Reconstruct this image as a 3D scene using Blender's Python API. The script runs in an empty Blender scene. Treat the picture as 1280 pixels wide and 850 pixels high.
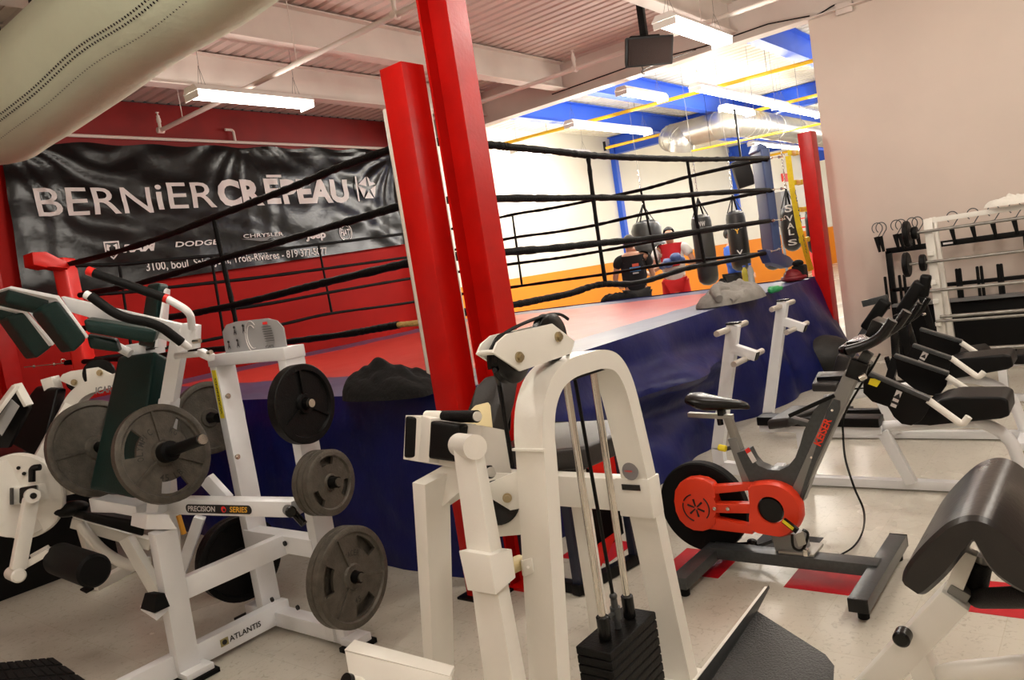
import bpy, bmesh, math, random
from mathutils import Vector, Matrix, noise
random.seed(7)
PI = math.pi
SC = bpy.context.scene
COL = SC.collection
# ------------------------------------------------------------------ camera
EYE = Vector((0, 0, 1.55)); FPX = 962.4
YAW, PIT, ROL = .6805, -.0829, -.1565
FW = Vector((math.cos(YAW)*math.cos(PIT), math.sin(YAW)*math.cos(PIT), math.sin(PIT)))
_rt = Vector((math.sin(YAW), -math.cos(YAW), 0)); _up = _rt.cross(FW)
RT = _rt*math.cos(ROL) + _up*math.sin(ROL)
UP = _up*math.cos(ROL) - _rt*math.sin(ROL)
cd = bpy.data.cameras.new('camera'); cam = bpy.data.objects.new('camera', cd); COL.objects.link(cam)
cd.sensor_width = 36; cd.lens = FPX/1280*36; cd.clip_start = .05; cd.clip_end = 200
cam.matrix_world = Matrix(((RT.x, UP.x, -FW.x, EYE.x), (RT.y, UP.y, -FW.y, EYE.y), (RT.z, UP.z, -FW.z, EYE.z), (0, 0, 0, 1)))
SC.camera = cam
# ------------------------------------------------------------------ world, exposure
w = bpy.data.worlds.new('world'); SC.world = w; w.use_nodes = True
w.node_tree.nodes['Background'].inputs[0].default_value = (.9, .85, .8, 1)
w.node_tree.nodes['Background'].inputs[1].default_value = .02
vs = SC.view_settings
vs.view_transform = 'Standard'; vs.look = 'None'; vs.gamma = 1; vs.use_curve_mapping = False
vs.exposure = 0.35
FRONT_W = 45; BACK_W = 80          # watts of a two-tube fixture, front gym and far hall
NEAR_W = 45

def U(px, py, **k):
    """point of the line of sight through a pixel of the 1280x850 frame that lies on a world plane (x=, y=, z=) or at a depth d="""
    r = RT*((px-640)/FPX) + UP*((425-py)/FPX) + FW
    (a, v), = k.items()
    if a == 'd': return EYE + r*v
    i = 'xyz'.index(a)
    return EYE + r*((v-EYE[i])/r[i])

# ------------------------------------------------------------------ materials
MATS = {}
def mat(name, col, rough=.5, metal=0, emit=None, estr=0, var=.0, vscale=8, bump=0, bscale=40, spec=.5, col2=None, coat=0, rvar=0):
    if name in MATS: return MATS[name]
    m = bpy.data.materials.new(name); m.use_nodes = True
    nt = m.node_tree; b = nt.nodes['Principled BSDF']
    b.inputs['Base Color'].default_value = (*col, 1)
    b.inputs['Roughness'].default_value = rough
    b.inputs['Metallic'].default_value = metal
    b.inputs['Specular IOR Level'].default_value = spec
    b.inputs['Coat Weight'].default_value = coat
    if emit:
        b.inputs['Emission Color'].default_value = (*emit, 1); b.inputs['Emission Strength'].default_value = estr
    tc = nt.nodes.new('ShaderNodeTexCoord')
    if var or col2:
        n = nt.nodes.new('ShaderNodeTexNoise'); n.inputs['Scale'].default_value = vscale; n.inputs['Detail'].default_value = 5
        nt.links.new(tc.outputs['Object'], n.inputs['Vector'])
        cr = nt.nodes.new('ShaderNodeValToRGB')
        c2 = col2 if col2 else tuple(c*(1-var) for c in col)
        cr.color_ramp.elements[0].position = .35; cr.color_ramp.elements[0].color = (*c2, 1)
        cr.color_ramp.elements[1].position = .65; cr.color_ramp.elements[1].color = (*col, 1)
        nt.links.new(n.outputs['Fac'], cr.inputs['Fac']); nt.links.new(cr.outputs['Color'], b.inputs['Base Color'])
        if rvar:
            mr = nt.nodes.new('ShaderNodeMapRange'); mr.inputs['To Min'].default_value = rough-rvar; mr.inputs['To Max'].default_value = rough+rvar
            nt.links.new(n.outputs['Fac'], mr.inputs['Value']); nt.links.new(mr.outputs['Result'], b.inputs['Roughness'])
    if bump:
        n2 = nt.nodes.new('ShaderNodeTexNoise'); n2.inputs['Scale'].default_value = bscale; n2.inputs['Detail'].default_value = 4
        nt.links.new(tc.outputs['Object'], n2.inputs['Vector'])
        bp = nt.nodes.new('ShaderNodeBump'); bp.inputs['Strength'].default_value = bump; bp.inputs['Distance'].default_value = .02
        nt.links.new(n2.outputs['Fac'], bp.inputs['Height']); nt.links.new(bp.outputs['Normal'], b.inputs['Normal'])
    MATS[name] = m
    return m
WHITE = mat('white_powder_coat', (.86, .84, .77), .28, var=.05, vscale=6, bump=.03, bscale=120)
WHITE2 = mat('cool_white_powder_coat', (.80, .81, .82), .3, var=.05, vscale=6)
CREAM = mat('cream_plate', (.72, .60, .33), .5)
REDP = mat('red_gloss_paint', (.52, .004, .002), .34, var=.18, vscale=5, bump=.05, bscale=60, spec=.3)
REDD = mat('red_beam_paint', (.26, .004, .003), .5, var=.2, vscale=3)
REDV = mat('red_vinyl_pad', (.72, .012, .006), .35)
REDW = mat('red_wall_paint', (.42, .006, .003), .6, var=.12, vscale=1.2, spec=.15)
BLKV = mat('black_vinyl', (.003, .003, .003), .42, bump=.12, bscale=220, spec=.2)
BLKR = mat('black_rubber', (.003, .003, .003), .7, bump=.1, bscale=150, spec=.2)
BLKP = mat('black_plastic', (.003, .003, .003), .26, spec=.35)
BLKM = mat('black_metal', (.003, .003, .003), .4, spec=.2)
FOAM = mat('black_foam_grip', (.002, .002, .002), .6, bump=.2, bscale=200, spec=.2)
TAPE = mat('black_rope_tape', (.002, .002, .002), .6, bump=.5, bscale=90, spec=.15)
NAVYM = mat('navy_metal', (.012, .016, .035), .4)
IRON = mat('grey_hammertone_iron', (.10, .088, .070), .5, metal=.35, var=.3, vscale=30, bump=.25, bscale=160)
IRONB = mat('black_iron', (.002, .002, .002), .5, bump=.15, bscale=120, spec=.2)
CHROME = mat('chrome', (.75, .72, .66), .18, metal=1)
PEGM = mat('brushed_peg', (.62, .58, .52), .35, metal=.55)
BARM = mat('worn_steel_bar', (.38, .37, .34), .35, metal=.85, var=.3, vscale=9)
BRASSY = mat('zinc_bolt', (.45, .38, .24), .35, metal=1)
STEEL = mat('galvanised_steel', (.50, .49, .45), .4, metal=.9, var=.2, vscale=3)
GREEN = mat('dark_green_vinyl', (.003, .022, .019), .4, bump=.1, bscale=160, spec=.3)
BLUEV = mat('blue_vinyl_apron', (.003, .008, .105), .38, var=.35, vscale=3, bump=.45, bscale=7, spec=.35)
BLUEP = mat('blue_pad_vinyl', (.055, .09, .22), .4)
BLUEB = mat('blue_beam_paint', (.02, .10, .62), .5)
YELP = mat('yellow_pipe_paint', (.75, .42, .01), .4)
YELS = mat('yellow_strap', (.85, .62, .02), .7, var=.1, vscale=40)
YELT = mat('yellow_tag', (.85, .70, .02), .5)
ORNG = mat('orange_red_plastic', (.75, .045, .012), .38)
GREYM = mat('dark_grey_metallic', (.070, .076, .078), .30, metal=.35, var=.2, vscale=60)
GREYL = mat('silver_grey_frame', (.24, .24, .23), .34, metal=.45)
WALLB = mat('beige_wall_paint', (.70, .60, .52), .6, var=.05, vscale=1.5, bump=.05, bscale=90)
WALLW = mat('white_wall_paint', (.82, .78, .66), .7, var=.04, vscale=1)
WALLO = mat('orange_wall_paint', (.88, .27, .006), .6)
WCEIL = mat('white_beam_paint', (.74, .66, .60), .6, var=.08, vscale=3)
PINKC = mat('ceiling_deck_paint', (.66, .53, .48), .6, var=.08, vscale=2)
CEILW = mat('far_ceiling_paint', (.80, .76, .64), .7)
FABR = mat('sage_duct_fabric', (.76, .82, .62), .85, var=.06, vscale=2, bump=.3, bscale=12)
TUBE = mat('fluorescent_tube', (1, 1, 1), .5, emit=(1, .95, .86), estr=14)
TUBEB = mat('fluorescent_tube_far', (1, 1, 1), .5, emit=(1, .97, .88), estr=9)
LAMPW = mat('lamp_housing', (.8, .78, .74), .4)
LETW = mat('white_print', (.72, .68, .66), .5)
LETG = mat('grey_print', (.18, .18, .18), .5)
LETY = mat('amber_print', (.85, .45, .03), .5)
LETR = mat('red_print', (.75, .02, .015), .5)
LETK = mat('black_print', (.01, .01, .01), .5)
CLOTHK = mat('black_cloth', (.002, .002, .002), .95, bump=.4, bscale=30)
CLOTHG = mat('grey_cloth', (.30, .285, .26), .9, var=.2, vscale=10, bump=.3, bscale=40)
CLOTHW = mat('white_cloth', (.75, .73, .66), .9, bump=.3, bscale=30)
SKIN = mat('skin', (.62, .33, .22), .5)
HAIR = mat('dark_hair', (.012, .010, .009), .6)
CLR = mat('clear_plastic', (.8, .9, .85), .1)
ROPE = mat('tan_rope', (.52, .33, .10), .8, bump=.8, bscale=60)
CABLE = mat('black_cable', (.003, .003, .003), .45, spec=.2)
WOODP = mat('cream_pad_vinyl', (.72, .68, .58), .5)

# ------------------------------------------------------------------ helpers
ORG = {}
def tag(o, label=None, cat=None, group=None, kind=None):
    if label: o['label'] = label
    if cat: o['category'] = cat
    if group: o['group'] = group
    if kind: o['kind'] = kind
    return o
def thing(name, label, cat, loc=(0, 0, 0), group=None):
    o = bpy.data.objects.new(name, None); COL.objects.link(o); o.location = loc
    o.empty_display_size = .1; ORG[o.name] = Vector(loc)
    return tag(o, label, cat, group)
class MB:
    def __init__(s): s.bm = bmesh.new(); s.smooth = False
    def _bev(s, verts, b, seg=2):
        if b <= 0: return
        es = list({e for v in verts for e in v.link_edges})
        bmesh.ops.bevel(s.bm, geom=es, offset=b, segments=seg, affect='EDGES', profile=.6, clamp_overlap=True)
    def hexa(s, P, b=0, seg=2):
        v = [s.bm.verts.new(p) for p in P]
        for f in ((3, 2, 1, 0), (4, 5, 6, 7), (0, 1, 5, 4), (1, 2, 6, 5), (2, 3, 7, 6), (3, 0, 4, 7)):
            s.bm.faces.new([v[i] for i in f])
        s._bev(v, b, seg); return s
    def box(s, c, sz, R=None, b=0, seg=2):
        c = Vector(c); hx, hy, hz = [q/2 for q in sz]
        P = [(-hx, -hy, -hz), (hx, -hy, -hz), (hx, hy, -hz), (-hx, hy, -hz), (-hx, -hy, hz), (hx, -hy, hz), (hx, hy, hz), (-hx, hy, hz)]
        R = R or Matrix.Identity(3)
        return s.hexa([c + R @ Vector(p) for p in P], b, seg)
    def bar(s, p, q, w, h, up=(0, 0, 1), b=.004, seg=2, w2=None, h2=None):
        """rectangular tube p->q: w across (side), h along up"""
        p = Vector(p); q = Vector(q); d = (q-p).normalized(); up = Vector(up)
        if abs(d.dot(up.normalized())) > .98: up = Vector((1, 0, 0)) if abs(d.x) < .9 else Vector((0, 1, 0))
        sd = d.cross(up).normalized(); u = sd.cross(d).normalized()
        w2 = w if w2 is None else w2; h2 = h if h2 is None else h2
        P = []
        for c, a, e in ((p, w/2, h/2), (q, w2/2, h2/2)):
            P += [c - sd*a - u*e, c + sd*a - u*e, c + sd*a + u*e, c - sd*a + u*e]
        return s.hexa(P, b, seg)
    def prism(s, pts, ext, b=0, seg=2):
        ext = Vector(ext); pts = [Vector(p) for p in pts]; n = len(pts)
        nr = Vector((0, 0, 0))
        for i in range(n): nr += (pts[i]-pts[0]).cross(pts[(i+1) % n]-pts[0])
        if nr.dot(ext) > 0: pts = pts[::-1]
        a = [s.bm.verts.new(p) for p in pts]; c = [s.bm.verts.new(p+ext) for p in pts]
        s.bm.faces.new(a); s.bm.faces.new(c[::-1])
        for i in range(n): s.bm.faces.new([a[i], c[i], c[(i+1) % n], a[(i+1) % n]][::-1])
        if b > 0:
            vs_ = set(a+c)
            es = [e for v in vs_ for e in v.link_edges]
            bmesh.ops.bevel(s.bm, geom=list(set(es)), offset=b, segments=seg, affect='EDGES', profile=.6, clamp_overlap=True)
        return s
    def tube(s, pts, r, n=12, cap=True, jit=0, up=None, flat=1):
        pts = [Vector(p) for p in pts]; rs = r if isinstance(r, (list, tuple)) else [r]*len(pts)
        rings = []; prev = None
        for i, p in enumerate(pts):
            d = (pts[min(i+1, len(pts)-1)] - pts[max(i-1, 0)]).normalized()
            if prev is None:
                a = Vector(up) if up else (Vector((0, 0, 1)) if abs(d.z) < .9 else Vector((1, 0, 0)))
            else: a = prev
            sd = d.cross(a).normalized(); u = sd.cross(d).normalized(); prev = u
            rr = rs[i]*(1+random.uniform(-jit, jit)) if jit else rs[i]
            rings.append([s.bm.verts.new(p + (sd*math.cos(t)*flat + u*math.sin(t))*rr) for t in [2*PI*k/n for k in range(n)]])
        for A, B in zip(rings, rings[1:]):
            for k in range(n): s.bm.faces.new([A[k], A[(k+1) % n], B[(k+1) % n], B[k]])
        if cap: s.bm.faces.new(rings[0][::-1]); s.bm.faces.new(rings[-1])
        return s
    def cyl(s, p, q, r, n=24, b=0, r2=None):
        p = Vector(p); q = Vector(q); d = (q-p)
        if b > 0:
            u = d.normalized()*b; r2 = r if r2 is None else r2
            return s.tube([p, p+u, q-u, q], [r-b, r, r2, r2-b], n)
        return s.tube([p, q], [r, r if r2 is None else r2], n)
    def ball(s, c, rx, ry=None, rz=None, R=None, seg=20, rings=12):
        ry = rx if ry is None else ry; rz = rx if rz is None else rz
        g = bmesh.ops.create_uvsphere(s.bm, u_segments=seg, v_segments=rings, radius=1)
        R = R or Matrix.Identity(3)
        for v in g['verts']: v.co = Vector(c) + R @ Vector((v.co.x*rx, v.co.y*ry, v.co.z*rz))
        return s
    def lathe(s, prof, c, ax, n=32): # n sides
        """prof: (distance along axis, radius)"""
        ax = Vector(ax).normalized(); c = Vector(c)
        return s.tube([c + ax*a for a, _ in prof], [max(r, .0005) for _, r in prof], n) if False else s._lathe(prof, c, ax, n)
    def _lathe(s, prof, c, ax, n):
        ax = Vector(ax).normalized(); c = Vector(c); a = Vector((0, 0, 1)) if abs(ax.z) < .9 else Vector((1, 0, 0))
        sd = ax.cross(a).normalized(); u = sd.cross(ax).normalized(); rings = []
        for t, r in prof:
            rings.append([s.bm.verts.new(c + ax*t + (sd*math.cos(2*PI*k/n)+u*math.sin(2*PI*k/n))*max(r, .0004)) for k in range(n)])
        for A, B in zip(rings, rings[1:]):
            for k in range(n): s.bm.faces.new([A[k], A[(k+1) % n], B[(k+1) % n], B[k]])
        s.bm.faces.new(rings[0][::-1]); s.bm.faces.new(rings[-1]); return s
    def build(s, name, m, parent=None, smooth=True, label=None):
        org = Vector((0, 0, 0))
        if parent is not None:
            q = parent
            while q.parent: q = q.parent
            org = ORG.get(q.name, q.location.copy())
        else:
            vs_ = [v.co for v in s.bm.verts]
            org = Vector(((min(v.x for v in vs_)+max(v.x for v in vs_))/2, (min(v.y for v in vs_)+max(v.y for v in vs_))/2, min(v.z for v in vs_)))
        bmesh.ops.recalc_face_normals(s.bm, faces=s.bm.faces)
        bmesh.ops.translate(s.bm, verts=s.bm.verts, vec=-org)
        if parent is not None and not any(w_ in name for w_ in ('letter', 'print', 'emblem', 'rows', 'logo', 'vents', 'seam', 'eyes', 'nose', 'mark', 'sticker')):
            rest = pieces(s.bm)
            if len(rest) > 1:
                first = None
                for vs_ in rest:
                    g = bmesh.new(); mp = {v: g.verts.new(v.co) for v in vs_}
                    for f in {f for v in vs_ for f in v.link_faces}: g.faces.new([mp[v] for v in f.verts])
                    q = s.finish(g, name, m, parent, smooth, label); first = first or q
                s.bm.free(); return first
        return s.finish(s.bm, name, m, parent, smooth, label, org)
    def finish(s, bm, name, m, parent, smooth, label, org=None):
        me = bpy.data.meshes.new(name); bm.to_mesh(me); bm.free()
        for p in me.polygons: p.use_smooth = smooth
        if smooth: me.set_sharp_from_angle(angle=math.radians(38))
        me.materials.append(m)
        o = bpy.data.objects.new(name, me); COL.objects.link(o)
        if parent is not None: o.parent = parent
        else: o.location = org; ORG[o.name] = org
        if label: o['label'] = label
        return o
def pieces(bm, eps=.003):
    """vertices of a mesh in clusters that touch one another"""
    seen = set(); isl = []
    for v in bm.verts:
        if v in seen: continue
        st = [v]; seen.add(v); c = []
        while st:
            a = st.pop(); c.append(a)
            for e in a.link_edges:
                o = e.other_vert(a)
                if o not in seen: seen.add(o); st.append(o)
        isl.append(c)
    if len(isl) < 2 or len(isl) > 60: return [None]
    bb = [([min(v.co[k] for v in c)-eps for k in range(3)], [max(v.co[k] for v in c)+eps for k in range(3)]) for c in isl]
    par = list(range(len(isl)))
    def fd(i):
        while par[i] != i: i = par[i]
        return i
    for i in range(len(isl)):
        for j in range(i):
            if all(bb[i][0][k] <= bb[j][1][k] and bb[j][0][k] <= bb[i][1][k] for k in range(3)): par[fd(i)] = fd(j)
    out = {}
    for i, c in enumerate(isl): out.setdefault(fd(i), []).extend(c)
    return list(out.values())
def curve_pts(P, n=8):
    """Catmull-Rom through the points"""
    P = [Vector(p) for p in P]; out = []
    for i in range(len(P)-1):
        p0 = P[max(i-1, 0)]; p1 = P[i]; p2 = P[i+1]; p3 = P[min(i+2, len(P)-1)]
        for k in range(n):
            t = k/n
            out.append(.5*((2*p1)+(p2-p0)*t+(2*p0-5*p1+4*p2-p3)*t*t+(3*p1-p0-3*p2+p3)*t**3))
    out.append(P[-1]); return out
def arc_bend(P, r=.05, n=6):
    """polyline with rounded corners"""
    P = [Vector(p) for p in P]; out = [P[0]]
    for i in range(1, len(P)-1):
        a = (P[i-1]-P[i]); c = (P[i+1]-P[i]); rr = min(r, a.length*.45, c.length*.45)
        A = P[i]+a.normalized()*rr; C = P[i]+c.normalized()*rr
        for k in range(n+1):
            t = k/n; out.append(A*(1-t)**2 + P[i]*2*t*(1-t) + C*t*t)
    out.append(P[-1]); return out
def text_mesh(s, bold=0, shear=0, ext=.001):
    cu = bpy.data.curves.new('txt', 'FONT'); cu.body = s; cu.size = 1; cu.offset = bold; cu.shear = shear; cu.extrude = 0; cu.resolution_u = 3
    o = bpy.data.objects.new('txt', cu); COL.objects.link(o); bpy.context.view_layer.update()
    me = bpy.data.meshes.new_from_object(o.evaluated_get(bpy.context.evaluated_depsgraph_get()))
    bpy.data.objects.remove(o); bpy.data.curves.remove(cu); return me
def text_mb(mb, s, o, r, u, width=None, height=.1, bold=0, shear=0, lift=None, fn=None, sub=0):
    """lettering: o = baseline start, r = reading direction, u = up; cap height in metres"""
    me = text_mesh(s, bold, shear)
    xs = [v.co.x for v in me.vertices]
    if not xs: return
    x0, x1 = min(xs), max(xs); k = height/.70
    kx = (width/(x1-x0)) if width else k
    r = Vector(r).normalized(); u = Vector(u).normalized(); o = Vector(o)
    bm2 = bmesh.new(); bm2.from_mesh(me); bpy.data.meshes.remove(me)
    for v in bm2.verts: v.co = Vector(((v.co.x-x0)*kx, v.co.y*k, 0))
    if sub:
        for _ in range(4):
            bmesh.ops.triangulate(bm2, faces=bm2.faces)
            es = [e for e in bm2.edges if e.calc_length() > sub]
            if not es: break
            bmesh.ops.subdivide_edges(bm2, edges=es, cuts=1)
    n = r.cross(u)
    mp = {}
    for v in bm2.verts:
        p = o + r*v.co.x + u*v.co.y + n*(lift or 0)
        if fn: p = fn(p)
        mp[v] = mb.bm.verts.new(p)
    for f in bm2.faces:
        try: mb.bm.faces.new([mp[v] for v in f.verts])
        except ValueError: pass
    bm2.free()
def lettering(name, s, o, r, u, m, parent, **k):
    mb = MB(); text_mb(mb, s, o, r, u, **k); return mb.build(name, m, parent, smooth=False)
def dup(root, loc=None, label=None, rz=None):
    r = root.copy(); COL.objects.link(r)
    if loc is not None: r.location = loc
    if rz is not None: r.rotation_euler.z = rz
    if label: r['label'] = label
    ORG[r.name] = Vector(r.location)
    for ch in root.children:
        c = ch.copy(); COL.objects.link(c); c.parent = r
        for g in ch.children:
            d = g.copy(); COL.objects.link(d); d.parent = c
    return r
def bolt(mb, c, n, r=.012, h=.01):
    n = Vector(n).normalized(); mb.cyl(c, Vector(c)+n*h, r, 6); mb.cyl(c, Vector(c)+n*h*.5, r*1.5, 16)
X = Vector((1, 0, 0)); Y = Vector((0, 1, 0)); Z = Vector((0, 0, 1))
def struct(o): o['kind'] = 'structure'; return o
# ================================================================== THE SETTING
XB = 9.3; YW = 9.2; CZ = 4.33
XE = 37.0
fl = MB(); fl.box((14.5, 1.6, -.05), (47, 16, .1)); 
def floor_mat():
    m = bpy.data.materials.new('cream_vinyl_tiles'); m.use_nodes = True; nt = m.node_tree; b = nt.nodes['Principled BSDF']
    tc = nt.nodes.new('ShaderNodeTexCoord'); N = nt.nodes.new; L = nt.links.new
    n1 = N('ShaderNodeTexNoise'); n1.inputs['Scale'].default_value = 38; n1.inputs['Detail'].default_value = 6; n1.inputs['Distortion'].default_value = 1.2
    L(tc.outputs['Object'], n1.inputs['Vector'])
    cr = N('ShaderNodeValToRGB'); e = cr.color_ramp.elements
    e[0].position = .30; e[0].color = (.47, .44, .37, 1); e[1].position = .44; e[1].color = (.59, .56, .48, 1)
    L(n1.outputs['Fac'], cr.inputs['Fac'])
    n2 = N('ShaderNodeTexNoise'); n2.inputs['Scale'].default_value = 1.1; n2.inputs['Detail'].default_value = 4
    L(tc.outputs['Object'], n2.inputs['Vector'])
    mx = N('ShaderNodeMix'); mx.data_type = 'RGBA'; mx.blend_type = 'MULTIPLY'; mx.inputs[0].default_value = .35
    cr2 = N('ShaderNodeValToRGB'); cr2.color_ramp.elements[0].position = .35; cr2.color_ramp.elements[0].color = (.72, .69, .64, 1); cr2.color_ramp.elements[1].position = .6; cr2.color_ramp.elements[1].color = (1, 1, 1, 1)
    L(n2.outputs['Fac'], cr2.inputs['Fac']); L(cr.outputs['Color'], mx.inputs[6]); L(cr2.outputs['Color'], mx.inputs[7])
    # tile joints
    bk = N('ShaderNodeTexBrick'); bk.offset = 0; bk.squash = 1; bk.inputs['Scale'].default_value = 1
    bk.inputs['Brick Width'].default_value = .305; bk.inputs['Row Height'].default_value = .305; bk.inputs['Mortar Size'].default_value = .0016
    bk.inputs['Color1'].default_value = (1, 1, 1, 1); bk.inputs['Color2'].default_value = (.93, .93, .92, 1); bk.inputs['Mortar'].default_value = (.8, .77, .7, 1)
    mp = N('ShaderNodeMapping'); mp.inputs['Location'].default_value = (-.13, -.06, 0)
    L(tc.outputs['Object'], mp.inputs['Vector']); L(mp.outputs['Vector'], bk.inputs['Vector'])
    mx2 = N('ShaderNodeMix'); mx2.data_type = 'RGBA'; mx2.blend_type = 'MULTIPLY'; mx2.inputs[0].default_value = .6
    L(mx.outputs[2], mx2.inputs[6]); L(bk.outputs['Color'], mx2.inputs[7]); L(mx2.outputs[2], b.inputs['Base Color'])
    mr = N('ShaderNodeMapRange'); mr.inputs['To Min'].default_value = .16; mr.inputs['To Max'].default_value = .34
    L(n2.outputs['Fac'], mr.inputs['Value']); L(mr.outputs['Result'], b.inputs['Roughness'])
    b.inputs['Specular IOR Level'].default_value = .42
    return m
FLOOR = struct(fl.build('floor', floor_mat(), smooth=False))
TILR = mat('red_vinyl_tile', (.48, .005, .012), .45, var=.1, vscale=30, spec=.25); TILK = mat('black_vinyl_tile', (.006, .006, .007), .45, spec=.25)
g = .305; tx0 = 3.205; ty0 = .98
def floor_tile(i, j, m, lab):
    t = MB(); t.box((tx0+g*(i+.5), ty0+g*(j+.5), .0006), (g-.002, g-.002, .0016)); o = t.build('tile', m, FLOOR, smooth=False); o['label'] = lab
for i, j in ((0, 0), (0, -2), (0, 2), (0, -4), (0, 4)): floor_tile(i, j, TILR, 'red vinyl floor tile')
for i, j in ((1, 1), (1, -3)): floor_tile(i, j, TILK, 'black vinyl floor tile')
# walls
def slab(name, c, sz, m): 
    b = MB(); b.box(c, sz); return struct(b.build(name, m, smooth=False))
slab('wall_right', (XB+.1, -1.7, CZ/2), (.2, 8.58, CZ), WALLB)                 # beige wall, its free edge beside the ring
slab('wall_left', (3.05, YW+.1, 2.1), (12.5, .2, 4.2), REDW)              # red wall behind the banner
slab('wall_far_side', (23.3, YW+.1, 2.2), (28, .2, 4.4), WALLW)
slab('wall_far_end', (XE+.1, 1.6, 2.2), (.2, 15.2, 4.4), WALLW)
slab('wall_behind', (-3.2, 1.6, CZ/2), (.2, 15.2, CZ), WALLB)
slab('wall_near', (2.9, -6.0, CZ/2), (12.2, .2, CZ), WALLB)
slab('wall_far_near', (23.3, -6.0, 2.2), (28, .2, 4.4), WALLW)
for nm, c, sz in (('trim_1', (23.3, YW-.004, .74), (28, .012, 1.48)), ('trim_2', (XE-.004, 1.6, .74), (.012, 15.2, 1.48))): slab(nm, c, sz, WALLO)
# ceilings: corrugated steel deck
def deck(name, x0, x1, y0, y1, z, m, pitch=.15, dep=.035):
    b = MB(); x = x0; pr = []
    while x < x1:
        pr += [(x, z), (x+pitch*.62, z), (x+pitch*.72, z+dep), (x+pitch*.9, z+dep)]; x += pitch
    A = [b.bm.verts.new((a, y0, c)) for a, c in pr]; B = [b.bm.verts.new((a, y1, c)) for a, c in pr]
    for k in range(len(pr)-1): b.bm.faces.new([A[k], A[k+1], B[k+1], B[k]])
    return struct(b.build(name, m, smooth=False))
deck('ceiling', -3.2, XB+.1, -6, YW, CZ, PINKC)
deck('ceiling_far_hall', XB+.1, XE, -6, YW, 4.37, CEILW, .2, .03)
slab('ceiling_roof_slab', (17, 1.6, 4.52), (41, 16, .1), CEILW)
def ibeam(p, q, h, wd, m, name, kind=True, parent=None, tf=.014, tw=.01):
    """steel I-beam, p and q at the underside centre"""
    p = Vector(p); q = Vector(q); b = MB()
    b.bar(p+Z*tf/2, q+Z*tf/2, wd, tf, b=0); b.bar(p+Z*(h-tf/2), q+Z*(h-tf/2), wd, tf, b=0); b.bar(p+Z*h/2, q+Z*h/2, tw, h-2*tf, b=0)
    o = b.build(name, m, parent, smooth=False)
    if kind: struct(o)
    return o
n = 0
for y in (-3.6, -1.3, 1.1, 3.45, 5.87, 7.32):
    ibeam((-3.2, y, 3.95), (XB-.09, y, 3.95), .36, .16, WCEIL, 'trim_%d' % (10+n)); n += 1
    ibeam((XB+.12, y, 3.97), (XE, y, 3.97), .36, .17, BLUEB, 'trim_%d' % (10+n)); n += 1
for x in (XB,):
    ibeam((x, -6, 3.84), (x, YW, 3.84), .5, .2, WCEIL, 'trim_%d' % (10+n)); n += 1
ibeam((2.85, -6, 3.84), (2.85, YW, 3.84), .5, .2, WCEIL, 'trim_%d' % (10+n)); n += 1
for x in (16.1, 23.2, 30.1):
    ibeam((x, -6, 3.95), (x, YW, 3.95), .4, .2, BLUEB, 'trim_%d' % (10+n)); n += 1
    ibeam((x, YW-.09, 0), (x, YW-.089, 4.3), .01, .01, BLUEB, 'trim_%d' % (10+n)); n += 1
    b = MB(); b.box((x, YW-.06, 2.1), (.14, .12, 4.2)); struct(b.build('trim_%d' % (10+n), BLUEB)); n += 1
for x in (12.7, 19.6, 26.5):
    pass
# red eaves beam over the banner with its angle, and the red corner column at the header
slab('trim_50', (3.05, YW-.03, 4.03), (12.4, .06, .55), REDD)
b = MB(); b.box((9.22, YW-.16, 2.1), (.10, .10, 4.2)); struct(b.build('trim_51', REDW))
b = MB(); b.box((9.36, YW-.25, 2.1), (.12, .5, 4.2)); struct(b.build('trim_52', WALLW))
b = MB(); b.box((2.45, YW-.12, 2.1), (.22, .22, 4.2), b=.004); struct(b.build('trim_53', REDP))
# plaster flange of the header underside seen pale
# building column next to the ring post (H section, red)
c = MB()
cx, cy = 2.87, 2.43
c.box((cx, cy-.085, 2.2), (.142, .014, 4.4)); c.box((cx, cy+.085, 2.2), (.142, .014, 4.4)); c.box((cx, cy, 2.2), (.012, .16, 4.4))
c.box((cx, cy, .008), (.18, .2, .016))
struct(c.build('trim_60', REDP, smooth=False))

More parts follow.
